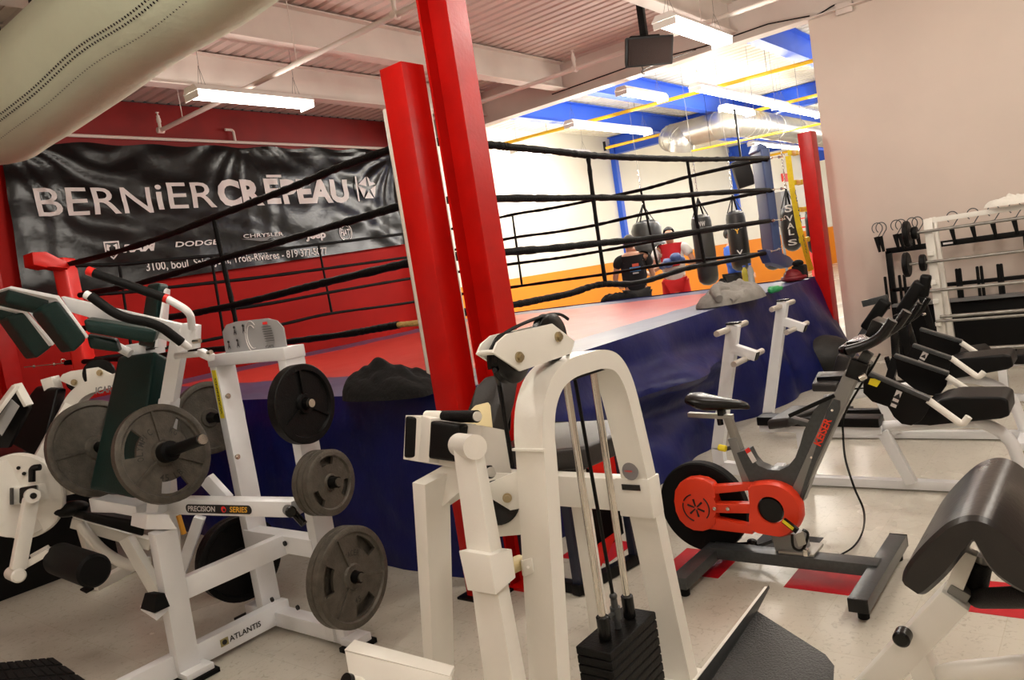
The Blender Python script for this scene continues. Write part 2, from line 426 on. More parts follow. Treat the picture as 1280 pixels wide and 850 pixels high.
# ------------------------------------------------------------------ fluorescent fixtures
EDGEW = mat('grey_wire', (.16, .15, .14), .5)
def fixture(cx, cy, cz, L, watts, tube_m, label, group, top=CZ, tubes=2, wires=True, along='x', wd=.24):
    t = thing('fluorescent_light', label, 'ceiling light', (cx, cy, cz), group)
    ax = X if along == 'x' else Y; sx = Y if along == 'x' else X
    c0 = Vector((cx, cy, cz))
    h = MB(); P = [(-.5, .0), (-.32, .055), (.32, .055), (.5, 0)]
    pts = [c0 - ax*L/2 + sx*(a*wd) + Z*(e+.012) for a, e in P]
    h.prism(pts, ax*L)
    for s in (-1, 1):
        h.bar(c0+ax*s*(L/2-.01)-Z*.02, c0+ax*s*(L/2)-Z*.02, wd*.9, .06, b=.002)
    h.build('housing', LAMPW, t, smooth=False)
    for k in range(tubes):
        o = (k-(tubes-1)/2)*wd*.5
        a = MB(); a.cyl(c0-ax*(L/2-.02)+sx*o-Z*.012, c0+ax*(L/2-.02)+sx*o-Z*.012, .019, 12); a.build('tube', tube_m, t)
    if wires:
        a = MB()
        for s in (-1, 1):
            q = c0+ax*s*(L/2-.12)
            a.tube([q+Z*.06, Vector((q.x+.02, q.y, top))], .0018, 6)
            a.tube([q+Z*.06-sx*.06, Vector((q.x, q.y, cz+.25))], .0018, 6); a.tube([q+Z*.06+sx*.06, Vector((q.x, q.y, cz+.25))], .0018, 6)
        a.build('hanging_wire', EDGEW, t)
    nl = 2 if L < 2 else 3
    for k in range(nl):
        ld = bpy.data.lights.new('tube_light', 'POINT'); ld.energy = watts/nl; ld.color = (1, .93, .83); ld.shadow_soft_size = .10
        lo = bpy.data.objects.new('tube_light', ld); COL.objects.link(lo); lo.location = ((k-(nl-1)/2)*L/nl, 0, -.32); lo.parent = t
    return t
fixture(4.36, 6.10, 3.50, 1.22, FRONT_W*.75, TUBE, 'two-tube fluorescent light hanging in front of the red beam', 'hanging fluorescent lights')
fixture(7.00, 2.95, 3.50, 1.25, FRONT_W*.75, TUBE, 'two-tube fluorescent light hanging beside the black ceiling speaker', 'hanging fluorescent lights')
for i, (fx, fy, wtt) in enumerate([(1.5, -.6, 1.0), (4.4, -.5, .9), (1.3, 2.3, .9), (-1.3, -1.2, 1.1), (7.0, -.6, 1.3), (4.5, 1.5, 1.0), (-1.2, 3.6, .5)]):  # fixture over the spin bike is added, unseen, to brighten the fabric duct
    fixture(fx, fy, 3.62, 1.22, NEAR_W*wtt, TUBE, ['ceiling light over the white arch machine, out of frame', 'ceiling light over the preacher bench, out of frame', 'ceiling light left of the green air duct, out of frame', 'ceiling light behind the photographer on the left, out of frame', 'ceiling light near the beige wall, out of frame', 'added ceiling light above the grey spin bike, out of frame, brightening the air duct', 'ceiling light far left beyond the air duct, out of frame'][i], 'hanging fluorescent lights', wires=False)
far = [(11.0, 6.22, 3.60, 2.45, 1), (11.9, 4.36, 3.66, 3.6, 1), (9.9, 5.04, 3.72, 1.2, 1), (14.6, 4.40, 3.66, 2.4, 1), (12.6, 2.4, 3.66, 2.4, 1), (19.0, 6.3, 3.60, 3.6, 1), (19.0, 3.6, 3.66, 3.6, 1), (12.2, 8.2, 3.7, 2.4, 1.0),
       (25.5, 6.4, 3.6, 3.6, 1), (16.5, 1.0, 3.66, 2.4, 1), (13.2, 5.0, 3.72, 1.2, 1), (31.5, 6.4, 3.6, 3.6, 1), (27, 3, 3.6, 3.6, 1)]
lab = ['long white fluorescent light left of the silver duct', 'longest bright fluorescent light above the silver duct', 'short fluorescent light standing in for the reflection strip on the blue ceiling beam',  # the short fixture at the beam stands in for a reflection on its flange
       'far end fluorescent light meeting the beige wall edge', 'fluorescent light over the far hall behind the beige wall', 'fluorescent light below the silver duct near the blue corner pad', 'far hall fluorescent light right of the silver duct', 'fluorescent light close to the far side wall, behind the header beam',
       'distant fluorescent light above the electrical cabinet', 'far hall fluorescent light hidden by the beige wall', 'short fluorescent light between the first two blue beams', 'most distant fluorescent light at the hall end', 'distant fluorescent light on the right of the far hall']
for (fx, fy, fz, L, k), lb in zip(far, lab):
    fixture(fx, fy, fz, L, BACK_W*L/2.4*k, TUBEB, lb, 'far hall fluorescent lights', top=4.37, wd=.2)

# ------------------------------------------------------------------ banner
BY = YW-.075
def wrinkle(x, z):
    u = (x-3.2)/5.8; v = (z-2.2)/1.5
    a = noise.noise(Vector((x*1.3, z*2.2, 1)))*.018
    # creases radiating from the upper corners
    for (ax, az, s) in ((3.3, 3.8, 1), (8.95, 3.75, 1), (6.2, 3.95, .5)):
        dx, dz = x-ax, z-az; r = math.hypot(dx, dz)+.05; th = math.atan2(dz, dx)
        a += s*.016*math.sin(th*17+noise.noise(Vector((r*1.3, th*2, 4)))*5)*math.exp(-r*.55)*min(1, r*2)
    a += .008*math.sin((x*.8+z*3.1)*4+noise.noise(Vector((x, z, 9)))*4)
    return a
def on_banner(p, lift=.006): return Vector((p.x, BY-.02-wrinkle(p.x, p.z)-lift, p.z))
ban = thing('banner', 'large black vinyl sponsor banner with white lettering on the red wall', 'banner', (6.1, BY, 2.2))
bl, br = U(2, 190, y=BY), U(497, 187, y=BY); bl2, br2 = U(14, 357, y=BY), U(507, 305, y=BY)
TLc, TRc, BLc, BRc = Vector((3.32, BY, 3.78)), Vector((br.x, BY, br.z)), Vector((3.22, BY, 2.10)), Vector((br2.x, BY, br2.z))
BANM = mat('black_banner_vinyl', (.004, .004, .004), .27, bump=.35, bscale=7, spec=.4)
b = MB(); NX, NZ = 150, 44; gr = []
for j in range(NZ+1):
    row = []
    for i in range(NX+1):
        u, v = i/NX, j/NZ
        p = (BLc*(1-u)+BRc*u)*(1-v) + (TLc*(1-u)+TRc*u)*v
        p.z += .03*math.sin(u*PI*7)**2*(v > .97)*-1
        row.append(b.bm.verts.new(on_banner(p, 0)))
    gr.append(row)
for j in range(NZ):
    for i in range(NX): b.bm.faces.new([gr[j][i], gr[j][i+1], gr[j+1][i+1], gr[j+1][i]])
b.build('vinyl_sheet', BANM, ban)
def btext(s, px0, py0, px1, hpx, m=LETW, bold=0, shear=0, name='lettering', lift=.010, ul=None):
    a = U(px0, py0, y=BY); a2 = U(px1, py0+(px1-px0)*0, y=BY)
    # baseline rises with the wall's perspective; take true height from the start pixel
    wdt = a2.x-a.x; h = (U(px0, py0-hpx, y=BY)-a).z
    mb = MB(); text_mb(mb, s, Vector((a.x, BY, a.z)), X, Z, width=wdt, height=h, bold=bold, shear=shear, fn=lambda p: on_banner(p, lift), sub=.07)
    return mb.build(name, m, ban, smooth=False)
btext('BERN', 47, 271, 192, 36, bold=.004); btext('i', 197, 262, 205, 33, bold=.012); btext('ER', 212, 261, 271, 33, bold=.004)
btext('CR', 273, 257, 329, 31, bold=.045); btext('E', 332, 254, 350, 29, bold=.045); btext('PEAU', 353, 254, 437, 28, bold=.045)
mb = MB(); q0 = U(331, 222.5, y=BY); q1 = U(350, 225.5, y=BY)
def bquad(mb, pts, lift=.011):
    vs_ = [mb.bm.verts.new(on_banner(p, lift)) for p in pts]; mb.bm.faces.new(vs_)
bquad(mb, [Vector((q0.x, BY, q0.z)), Vector((q1.x, BY, q0.z)), Vector((q1.x, BY, q0.z+.035)), Vector((q0.x, BY, q0.z+.035))])
v0 = U(446.5, 252, y=BY); v1 = U(441, 221, y=BY)
bquad(mb, [v0, v0+X*.03, Vector((v0.x+.03, BY, v1.z)), Vector((v0.x, BY, v1.z))])
mb.build('lettering', LETW, ban, smooth=False)
# pentagon emblem with star gap
mb = MB(); pc = U(458.5, 236, y=BY); R5 = .19
for k in range(5):
    a0 = PI/2+k*2*PI/5; a1 = a0+2*PI/5; am = (a0+a1)/2
    c0 = Vector((pc.x, BY, pc.z)); A = c0+Vector((math.cos(a0), 0, math.sin(a0)))*R5; B = c0+Vector((math.cos(a1), 0, math.sin(a1)))*R5
    C = c0+Vector((math.cos(am), 0, math.sin(am)))*R5*.22
    bquad(mb, [A+(B-A)*.05, B-(B-A)*.05, C], .012)
mb.build('emblem', LETW, ban, smooth=False)
btext('RAM', 152, 316, 194, 9, bold=.05, shear=.2); btext('DODGE', 217, 309.5, 274, 6.5, bold=.02, shear=.2); btext('CHRYSLER', 303, 298, 354, 4.5, bold=.01)
btext('Jeep', 381, 299, 406, 9, bold=.04)
mb = MB(); w0 = U(301, 304, y=BY); w1 = U(357, 299, y=BY)
cxm = (w0.x+w1.x)/2; zz = (w0.z+w1.z)/2+.02
bquad(mb, [Vector((w0.x, BY, zz+.025)), Vector((cxm-.06, BY, zz-.02)), Vector((cxm+.06, BY, zz-.02)), Vector((w1.x, BY, zz+.025)), Vector((cxm, BY, zz+.03))])
mb.build('emblem', LETG, ban, smooth=False)
# shield with rams-horn mark and round badge
def ring_b(mb, c, r0, r1, pts, lift=.012):
    for k in range(len(pts)):
        a = pts[k]; d = pts[(k+1) % len(pts)]
        bquad(mb, [c+a*r0, c+d*r0, c+d*r1, c+a*r1], lift)
mb = MB(); sc = U(138.5, 313, y=BY); sc = Vector((sc.x, BY, sc.z))
sh = [Vector((-.85, 0, .95)), Vector((.85, 0, .95)), Vector((.8, 0, -.25)), Vector((0, 0, -1.05)), Vector((-.8, 0, -.25))]
ring_b(mb, sc, .105, .085, sh)
for s in (-1, 1):
    bquad(mb, [sc+Vector((s*.01, 0, .05)), sc+Vector((s*.06, 0, .07)), sc+Vector((s*.065, 0, .0)), sc+Vector((s*.035, 0, -.01)), sc+Vector((s*.035, 0, .03))])
bquad(mb, [sc+Vector((-.02, 0, -.02)), sc+Vector((.02, 0, -.02)), sc+Vector((.012, 0, -.07)), sc+Vector((-.012, 0, -.07))])
mb.build('emblem', LETW, ban, smooth=False)
mb = MB(); fc = U(431, 291, y=BY); fc = Vector((fc.x, BY, fc.z)); cir = [Vector((math.cos(a*PI/12), 0, math.sin(a*PI/12))) for a in range(24)]
ring_b(mb, fc, .13, .115, cir); ring_b(mb, fc, .10, .094, cir)
mb.build('emblem', LETW, ban, smooth=False)
btext('FIAT', 425.5, 295, 437, 8, bold=.02)
btext('3100, boul. Saint-Jean, Trois-Rivières - 819 377-5077', 182, 339, 412, 10.5, bold=.012)
# conduit pipe along the beam above the banner
p = MB(); p.tube([(3.9, YW-.12, 3.86), (9.2, YW-.12, 3.86)], .02, 10)
for xx in (6.1,):
    p.tube(arc_bend([(xx, YW-.12, 3.86), (xx, YW-.12, 4.02), (xx-.12, YW-.12, 4.02)], .04), .018, 10)
tag(p.build('conduit_pipe', WCEIL), 'thin white pipe running along the red beam above the banner', 'pipe')
# ================================================================== BOXING RING
RX0, RY0, RX1, RY1, DZ = 2.86, 2.74, 9.02, 8.12, .99
RXN, RYN, RXF, RYF = 3.10, 2.99, 8.59, 7.79
ring = thing('boxing_ring', 'raised boxing ring with red canvas, blue skirt and black ropes', 'boxing ring', (6, 5.4, 0))
CANR = mat('red_canvas', (.60, .035, .025), .38, col2=(.50, .03, .02), vscale=2.5, bump=.25, bscale=5)
CANB = mat('blue_canvas_border', (.075, .085, .19), .34, col2=(.055, .062, .15), vscale=2.5, bump=.25, bscale=5)
def canvas_mat():
    m = CANB.copy(); m.name = 'ring_canvas'; nt = m.node_tree; b = nt.nodes['Principled BSDF']
    src = b.inputs['Base Color'].links[0].from_socket
    tc = nt.nodes.new('ShaderNodeTexCoord'); sp = nt.nodes.new('ShaderNodeSeparateXYZ'); nt.links.new(tc.outputs['Object'], sp.inputs[0])
    def inside(sock, lo, hi):
        a = nt.nodes.new('ShaderNodeMath'); a.operation = 'GREATER_THAN'; nt.links.new(sock, a.inputs[0]); a.inputs[1].default_value = lo
        c = nt.nodes.new('ShaderNodeMath'); c.operation = 'LESS_THAN'; nt.links.new(sock, c.inputs[0]); c.inputs[1].default_value = hi
        d = nt.nodes.new('ShaderNodeMath'); d.operation = 'MULTIPLY'; nt.links.new(a.outputs[0], d.inputs[0]); nt.links.new(c.outputs[0], d.inputs[1]); return d.outputs[0]
    ix = inside(sp.outputs[0], 3.72-6, 8.45-6); iy = inside(sp.outputs[1], 3.30-5.4, 7.45-5.4)
    d = nt.nodes.new('ShaderNodeMath'); d.operation = 'MULTIPLY'; nt.links.new(ix, d.inputs[0]); nt.links.new(iy, d.inputs[1])
    mx = nt.nodes.new('ShaderNodeMix'); mx.data_type = 'RGBA'; nt.links.new(d.outputs[0], mx.inputs[0]); nt.links.new(src, mx.inputs[6]); mx.inputs[7].default_value = (.60, .045, .03, 1)
    nt.links.new(mx.outputs[2], b.inputs['Base Color']); return m
b = MB(); NX, NY = 60, 50; gr = []
for j in range(NY+1):
    gr.append([b.bm.verts.new((RX0+(RX1-RX0)*i/NX, RY0+(RY1-RY0)*j/NY, DZ+.008*noise.noise(Vector((i*.35, j*.35, 0))))) for i in range(NX+1)])
for j in range(NY):
    for i in range(NX): b.bm.faces.new([gr[j][i], gr[j][i+1], gr[j+1][i+1], gr[j+1][i]])
b.build('canvas', canvas_mat(), ring)
b = MB(); b.box(((RX0+RX1)/2, (RY0+RY1)/2, DZ-.10), (RX1-RX0-.1, RY1-RY0-.1, .12)); b.build('platform', BLKM, ring, smooth=False)
# skirt: cloth sheet hanging on the two near sides, rolled over the edge, folds growing downwards
def skirt(path, name, outf, n2=26, seed=0, amp=.07, label=None):
    b = MB(); rows = []; L = 0; P = [Vector(p) for p in path]; pts = []
    for a, c in zip(P, P[1:]):
        k = max(2, int((c-a).length/.07))
        pts += [a+(c-a)*i/k for i in range(k)]
    pts.append(P[-1]); s = 0; S = [0]
    for a, c in zip(pts, pts[1:]): s += (c-a).length; S.append(s)
    for j in range(n2+1):
        v = j/n2; row = []
        for i, p in enumerate(pts):
            t = (pts[min(i+1, len(pts)-1)]-pts[max(i-1, 0)]).normalized(); nrm = Vector((t.y, -t.x, 0))
            o = outf(S[i]/s, v)
            f = amp*(v**.8)*(noise.noise(Vector((S[i]*1.1+seed, v*.9, seed)))*1.2 + .5*noise.noise(Vector((S[i]*3.2+seed, v*1.6, 5)))) + .012*noise.noise(Vector((S[i]*5, v*7, seed)))
            roll = .012*(1-math.exp(-v*18))
            row.append(b.bm.verts.new(Vector((p.x, p.y, DZ+.012-v*(DZ+.0)-.01*(1-math.exp(-v*40)))) + nrm*(o+f*(v > 0)+roll)))
        rows.append(row)
    for j in range(n2):
        for i in range(len(pts)-1): b.bm.faces.new([rows[j][i], rows[j][i+1], rows[j+1][i+1], rows[j+1][i]])
    return b.build(name, BLUEV, ring)
def out_right(u, v):
    # the near right corner is tucked in, the far half bulges towards the beige wall
    return (.04 + .30*u**1.5)*v**1.1 + .05*math.sin(u*9)*v + .20*math.exp(-((u-.36-.25*(v-.4))/.13)**2)*math.exp(-((v-.38)/.10)**2) - .10*math.exp(-((u-.34)/.15)**2)*math.exp(-((v-.62)/.12)**2) + .10*math.exp(-((u-.30)/.05)**2)*max(0, v-.5)*2 + .08*math.exp(-((u-.12)/.04)**2)*v
skirt([(RX0, RY0, 0), (RX1-.1, RY0, 0), (RX1+.02, RY0+.10, 0)], 'skirt', out_right, seed=3, amp=.20)
skirt([(RX0, RY1, 0), (RX0, RY0, 0)], 'skirt', lambda u, v: .05*v, seed=11, amp=.06)
skirt([(RX1, RY0, 0), (RX1, RY1, 0)], 'skirt', lambda u, v: .03*v, seed=21, amp=.03)
# corner posts
def post(x, y, name='post', h=2.6, w=.15):
    b = MB(); b.box((x, y, h/2), (w, w, h), b=.006); f_ = MB(); f_.box((x, y, .006), (.22, .22, .012)); f_.build('post_foot', BLKM, ring); return b.build(name, REDP, ring)
for x, y in ((2.71, 2.6), (2.66, 8.2)): post(x, y)
b = MB(); b.box((8.99, 2.66, 1.3), (.19, .15, 2.6), b=.006); b.build('post', REDP, ring)
# ropes
def rope(pts, r=.017, m=TAPE, name='rope', n=10, jit=.13):
    b = MB(); P = curve_pts(pts, 12); b.tube(P, r, n, jit=jit); return b.build(name, m, ring)
def R(l, **k): return [U(a, c, **k) for a, c in l]
rope([(RXN, RYN, 2.36)] + R([(610, 181), (640, 184), (700, 190), (735, 194), (790, 197), (860, 199), (900, 199), (960, 197.5)], y=RYN), .024)
rope([(RXN, RYN, 2.03)] + R([(640, 248), (690, 248), (740, 247), (815, 247), (890, 241.4), (962, 237.3)], y=RYN), .024)
rope([(RXN, RYN, 1.71)] + R([(640, 314.5), (690, 310.5), (750, 304), (815, 297.5), (890, 286), (962, 276)], y=RYN), .025)
rope([(RXN, RYN, 1.39)] + R([(642, 381), (675, 374.5), (712, 367), (738, 358.5), (757, 355), (800, 353), (860, 335), (900, 328), (958, 316)], y=RYN), .023)
for a, c in (((735, 195), (757, 355)), ((859, 200), (881, 331))):
    b = MB(); b.tube(curve_pts([U(*a, y=RYN), U((a[0]+c[0])/2-1, (a[1]+c[1])/2, y=RYN), U(*c, y=RYN)], 10), .016, 8, jit=.15); b.build('rope_tie', TAPE, ring)
rope(R([(566, 286), (640, 268.5), (680, 262), (722, 254), (803, 237), (860, 221), (935, 204), (960, 199.5)], x=RXF), .020)
rope(R([(570, 312), (640, 297.5), (695, 290), (744, 281.5), (808, 267), (870, 257), (935, 243.5), (966, 238)], x=RXF), .020)
rope(R([(572, 340), (640, 330), (695, 323), (747.8, 314.5), (815, 302), (880, 290), (966, 276)], x=RXF), .020)
rope(R([(574, 368), (640, 359), (700, 350.5), (765, 341.5), (823, 331.8), (880, 324.5), (962, 316)], x=RXF), .020)
for a, c in (((640.5, 269), (652.5, 357)), ((801, 238), (822, 332))):
    b = MB(); b.tube(curve_pts([U(*a, x=RXF), U(*c, x=RXF)], 12), .015, 8, jit=.15); b.build('rope_tie', TAPE, ring)
rope([(RXN, RYN, 2.36)] + R([(497, 184), (428, 207.6), (375, 230), (320, 251.4), (267, 271.5), (215, 292), (150, 313.5), (83, 331), (62, 333.5)], x=RXN), .023)
rope([(RXN, RYN, 2.03)] + R([(509, 255), (428, 279), (375, 295), (320, 311), (266, 327), (175, 354), (100, 369)], x=RXN), .023)
rope([(RXN, RYN, 1.71)] + R([(520, 326.5), (428, 348), (375, 361), (320, 375), (265, 387), (213, 396.5), (100, 411)], x=RXN), .025)
rope([(RXN, RYN, 1.39)] + R([(535, 402), (498, 406)], x=RXN), .017, ROPE, jit=.05)
rope(R([(498, 406), (470, 411), (430, 418), (358, 427.5), (320, 432), (267, 437), (180, 446), (130, 450), (82, 454)], x=RXN), .022)
b = MB(); b.tube(curve_pts(R([(267, 272), (280, 333), (293, 393), (299, 434)], x=RXN), 8), .018, 8, jit=.15); b.build('rope_tie', TAPE, ring)
rope(R([(62, 333), (110, 331.5), (150, 330.5), (235, 322.5), (318, 315), (420, 303), (508, 292), (566, 286)], y=RYF), .019)
rope(R([(100, 369), (155, 365.5), (213, 359), (318, 347.5), (420, 334), (520, 320), (570, 312)], y=RYF), .019)
rope(R([(100, 411), (200, 396), (320, 382), (420, 364), (520, 347), (572, 340)], y=RYF), .019)
rope(R([(82, 453), (150, 444), (250, 427), (350, 406), (413, 392), (500, 380), (574, 368)], y=RYF), .019)
for a, c in (((149, 331), (165, 441)), ((264, 320.5), (280, 421)), ((398, 306), (415, 392))):
    b = MB(); b.tube(curve_pts([U(*a, y=RYF), U(*c, y=RYF)], 12), .015, 8, jit=.15); b.build('rope_tie', TAPE, ring)
# corner pads
Rz45 = Matrix.Rotation(-PI/4, 3, 'Z')
b = MB(); b.box((8.70, 3.10, 1.85), (.10, .28, 1.30), R=Matrix.Rotation(-PI/4, 3, 'Z'), b=.02, seg=3); b.box((8.72, 3.13, 2.50), (.10, .24, .10), R=Matrix.Rotation(-PI/4, 3, 'Z') @ Matrix.Rotation(.5, 3, 'Y'), b=.02, seg=3)
b.build('corner_pad', BLUEP, ring, label='blue corner pad')
b = MB(); b.box((3.15, 7.76, 1.74), (.12, .26, 1.24), R=Matrix.Rotation(PI/4+PI/2, 3, 'Z'), b=.02, seg=3)
b.build('corner_pad', REDV, ring, label='red corner pad')
b = MB(); b.prism([U(a, c, y=7.5) for a, c in ((40, 315), (58, 314.5), (83, 327), (89, 333), (85, 337), (69, 332), (59, 334.5), (42, 331))], Y*.22, b=.01)
b.build('corner_pad', REDV, ring, label='folded red top pad')
b = MB(); b.box((3.075, 2.96, 1.78), (.1, .26, 1.5), R=Matrix.Rotation(PI/4, 3, 'Z'), b=.015, seg=2); b.build('corner_pad', WOODP, ring, label='white corner pad')
part_f = MB(); part_f.prism([U(a, c, y=2.96) for a, c in ((957, 311), (972, 314), (987, 321), (997, 330), (985, 335), (964, 328))], Y*.10, b=.015); part_f.build('corner_pad_flap', BLUEP, ring)
# turnbuckles and hooks
def turnbuckle(p, q, m=CHROME):
    p = Vector(p); q = Vector(q); d = (q-p); b = MB()
    b.tube([p, p+d*.28], .005, 8); b.tube([p+d*.72, q], .005, 8)
    s = d.normalized().cross(Z).normalized()*.012
    b.tube([p+d*.25+s, p+d*.75+s], .004, 8); b.tube([p+d*.25-s, p+d*.75-s], .004, 8)
    for t in (.25, .75): b.cyl(p+d*t-d.normalized()*.008, p+d*t+d.normalized()*.008, .016, 10)
    h = [q + Vector((0, 0, .02)) + (d.normalized()*math.cos(a)*.02 + Z*math.sin(a)*.02) for a in [k*PI/6 for k in range(10)]]
    b.tube(h, .004, 6); b.build('turnbuckle', m, ring)
turnbuckle(U(30, 459, y=7.95), U(80, 454, y=7.8))
far_z = [(959, 197.5), (962, 237.5), (962, 276), (958, 316)]
for (a, c), (e, f_) in zip(far_z, ((1006, 194), (1009, 232), (1013, 271), (1018, 302))):
    turnbuckle(U(a, c, y=RYN), U(a+20, c+ (f_-c)*.4, y=RYN-.1))
b = MB()
for (e, f_) in ((990, 191), (996, 228), (1001, 262), (1004, 300)):
    c = U(e, f_, y=2.86); d = U(1010, f_-3, y=2.8)
    b.box(c, (.16, .05, .055), b=.006); b.bar(c+X*.06, c+X*.28-Z*.0, .045, .03, b=.004)
    b.cyl(c+X*.12-Y*.03, c+X*.12+Y*.03, .03, 12)
b.build('strap_ratchet', YELT, ring, label='yellow strap ratchets')
b = MB()
for (e, f_) in ((1006, 195), (1011, 231), (1015, 258), (1018, 298)):
    c = U(e, f_, y=2.8); b.tube([c+Vector((-.12, 0, .03)), c, c+Vector((-.03, 0, -.12))], .012, 8)
    b.box(c+X*.04, (.08, .05, .04), b=.004)
b.build('hook', BLKM, ring)
b = MB(); P = [U(985, 195, y=2.84), U(990, 235, y=2.84), U(999, 285, y=2.84), U(1014, 338, y=2.84)]
for a, c in zip(P, P[1:]): b.bar(a, c, .008, .062, up=RT, b=0)
strap = b.build('ratchet_strap', YELS, ring)
a, c = U(999, 280, y=2.82), U(990, 232, y=2.82)
lettering('lettering', 'ANCRA', a+Vector((.03, -.02, 0)), (c-a), Vector((-1, 0, 0)), LETK, ring, width=(c-a).length*.9, height=.04, bold=.03)
a, c = U(1006, 318, y=2.82), U(1000, 290, y=2.82)
lettering('lettering', 'ANCRA', a+Vector((.03, -.02, 0)), (c-a), Vector((-1, 0, 0)), LETK, ring, width=(c-a).length*.9, height=.035, bold=.03)
# ------------------------------------------------------------------ things on the deck
def cloth_heap(name, c, rx, ry, h, m, label, cat, seed=0, n=34, fold=6, rot=0, shape=None):
    b = MB(); Rm = Matrix.Rotation(rot, 3, 'Z'); gr = []
    for j in range(n+1):
        row = []
        for i in range(n*2):
            th = 2*PI*i/(n*2); r = j/n
            e = 1+.22*noise.noise(Vector((math.cos(th)*1.3+seed, math.sin(th)*1.3, seed)))
            x = math.cos(th)*rx*r*e; y = math.sin(th)*ry*r*e
            q = Vector((x/rx, y/ry, seed))
            prof = (1-r**2.6)
            fo = .62+.45*noise.noise(q*1.1)+.16*noise.noise(q*fold*.45)
            z = max(0, h*(prof**.6)*max(.25, fo)) + .045*(abs(noise.noise(q*fold*.55+Vector((3, 1, 0)))))*prof**.5 + .004
            if shape: z *= shape(x/rx, y/ry)
            row.append(b.bm.verts.new(Vector(c)+Rm @ Vector((x, y, z if j < n else .0))))
        gr.append(row)
    for j in range(n):
        for i in range(n*2):
            k = (i+1) % (n*2)
            if j == 0: 
                if i % 2 == 0 or True: b.bm.faces.new([gr[0][i], gr[1][i], gr[1][k], gr[0][k]])
            else: b.bm.faces.new([gr[j][i], gr[j+1][i], gr[j+1][k], gr[j][k]])
    bmesh.ops.remove_doubles(b.bm, verts=b.bm.verts, dist=.0005)
    b.bm.faces.new([v for v in gr[n] if v.is_valid])
    return tag(b.build(name, m), label, cat)
hc = (U(430, 497, z=DZ+.01)+U(545, 487, z=DZ+.01))/2
cloth_heap('clothes_heap', hc+Vector((.02, -.02, 0)), .40, .22, .22, CLOTHK, 'heap of black clothes on the ring edge left of the red post', 'clothes', seed=4, rot=-.5+PI/2+.3)
gc = U(925, 376, z=DZ+.01)
cloth_heap('hooded_sweatshirt', gc+Vector((0, .08, 0)), .42, .24, .22, CLOTHG, 'crumpled grey sweatshirt on the blue edge of the ring', 'sweatshirt', seed=2.5, rot=-.1, fold=7)
b = MB(); q = U(903, 372, z=DZ+.02)
b.tube(curve_pts([q+Vector((-.25, -.03, .02)), q+Vector((-.1, -.06, .06)), q+Vector((.0, -.03, .12)), q+Vector((.08, .02, .16))], 6), [.03]*19, 8, jit=.25)
tag(b.build('black_strap', CLOTHK), 'black strap lying across the grey sweatshirt', 'strap')
b = MB()
for k, (P_, r_) in enumerate((([(-.40, -.06, .07), (-.28, .02, .13), (-.15, .0, .12), (-.02, -.06, .06)], .05), ([(.05, .02, .12), (.2, -.04, .11), (.33, -.08, .06), (.42, -.06, .03)], .055), ([(-.30, -.12, .03), (-.12, -.14, .05), (.08, -.14, .05), (.22, -.13, .03)], .035))):
    P_ = curve_pts([gc+Vector((0, .08, 0))+Vector(p) for p in P_], 6); b.tube(P_, [r_*(.6+.5*math.sin(PI*i/(len(P_)-1)))for i in range(len(P_))], 12, jit=.14)
part_ = b.build('sleeves', CLOTHG, bpy.data.objects['hooded_sweatshirt'])
gl = U(775, 374, z=DZ)
cloth_heap('hand_wraps', gl, .26, .12, .11, CLOTHK, 'black hand wraps dropped on the far canvas edge', 'hand wraps', seed=9, rot=-.9, n=20)
# bottles
def bottle(px, py, h, m, cap, label, liquid=None):
    c = U(px, py, z=DZ+.008); t = thing('drink_bottle', label, 'bottle', c)
    b = MB(); b.lathe([(0, .028), (.01, .036), (h*.3, .036), (h*.45, .032), (h*.6, .036), (h*.75, .03), (h*.88, .015), (h*.93, .015)], c, Z, 20); b.build('bottle_body', m, t)
    b = MB(); b.lathe([(h*.92, .018), (h, .018)], c, Z, 16); b.build('cap', cap, t)
    return t
YL = mat('yellow_drink', (.65, .60, .08), .15); PW = mat('pale_bottle_plastic', (.55, .62, .58), .12); CAPB = mat('blue_cap', (.02, .12, .6), .4)
bottle(933, 357, .24, YL, CAPB, 'bottle of yellow sports drink behind the grey sweatshirt'); bottle(940.5, 357, .26, PW, CAPB, 'clear water bottle beside the yellow drink')
GRN = mat('green_plastic', (.03, .35, .12), .3)
b = MB(); q = U(965, 362, z=DZ+.035); b.lathe([(0, .015), (.02, .034), (.13, .034), (.16, .02), (.19, .02)], q-X*.08, (1, -.3, 0), 16)
tag(b.build('green_bottle', GRN), 'small green bottle lying on its side right of the grey sweatshirt', 'bottle')
# red head guard
b = MB(); q = U(992, 345, z=DZ+.06); b.ball(q, .13, .11, .085); b.tube([q+Vector((.13*math.cos(a), .11*math.sin(a), -.02)) for a in [k*PI/8 for k in range(17)]], .03, 8)
tag(b.build('head_guard', mat('dark_red_leather', (.20, .008, .012), .5)), 'dark red head guard at the far right ring edge', 'head guard')
b = MB(); q = Vector((8.80, 2.86, DZ+.095)); b.box(q+Vector((0, 0, .0)), (.16, .14, .16), b=.03); b.ball(q+Vector((-.03, 0, .1)), .07, .06, .04)
tag(b.build('black_bag', CLOTHK), 'small black bag at the foot of the far red post', 'bag')
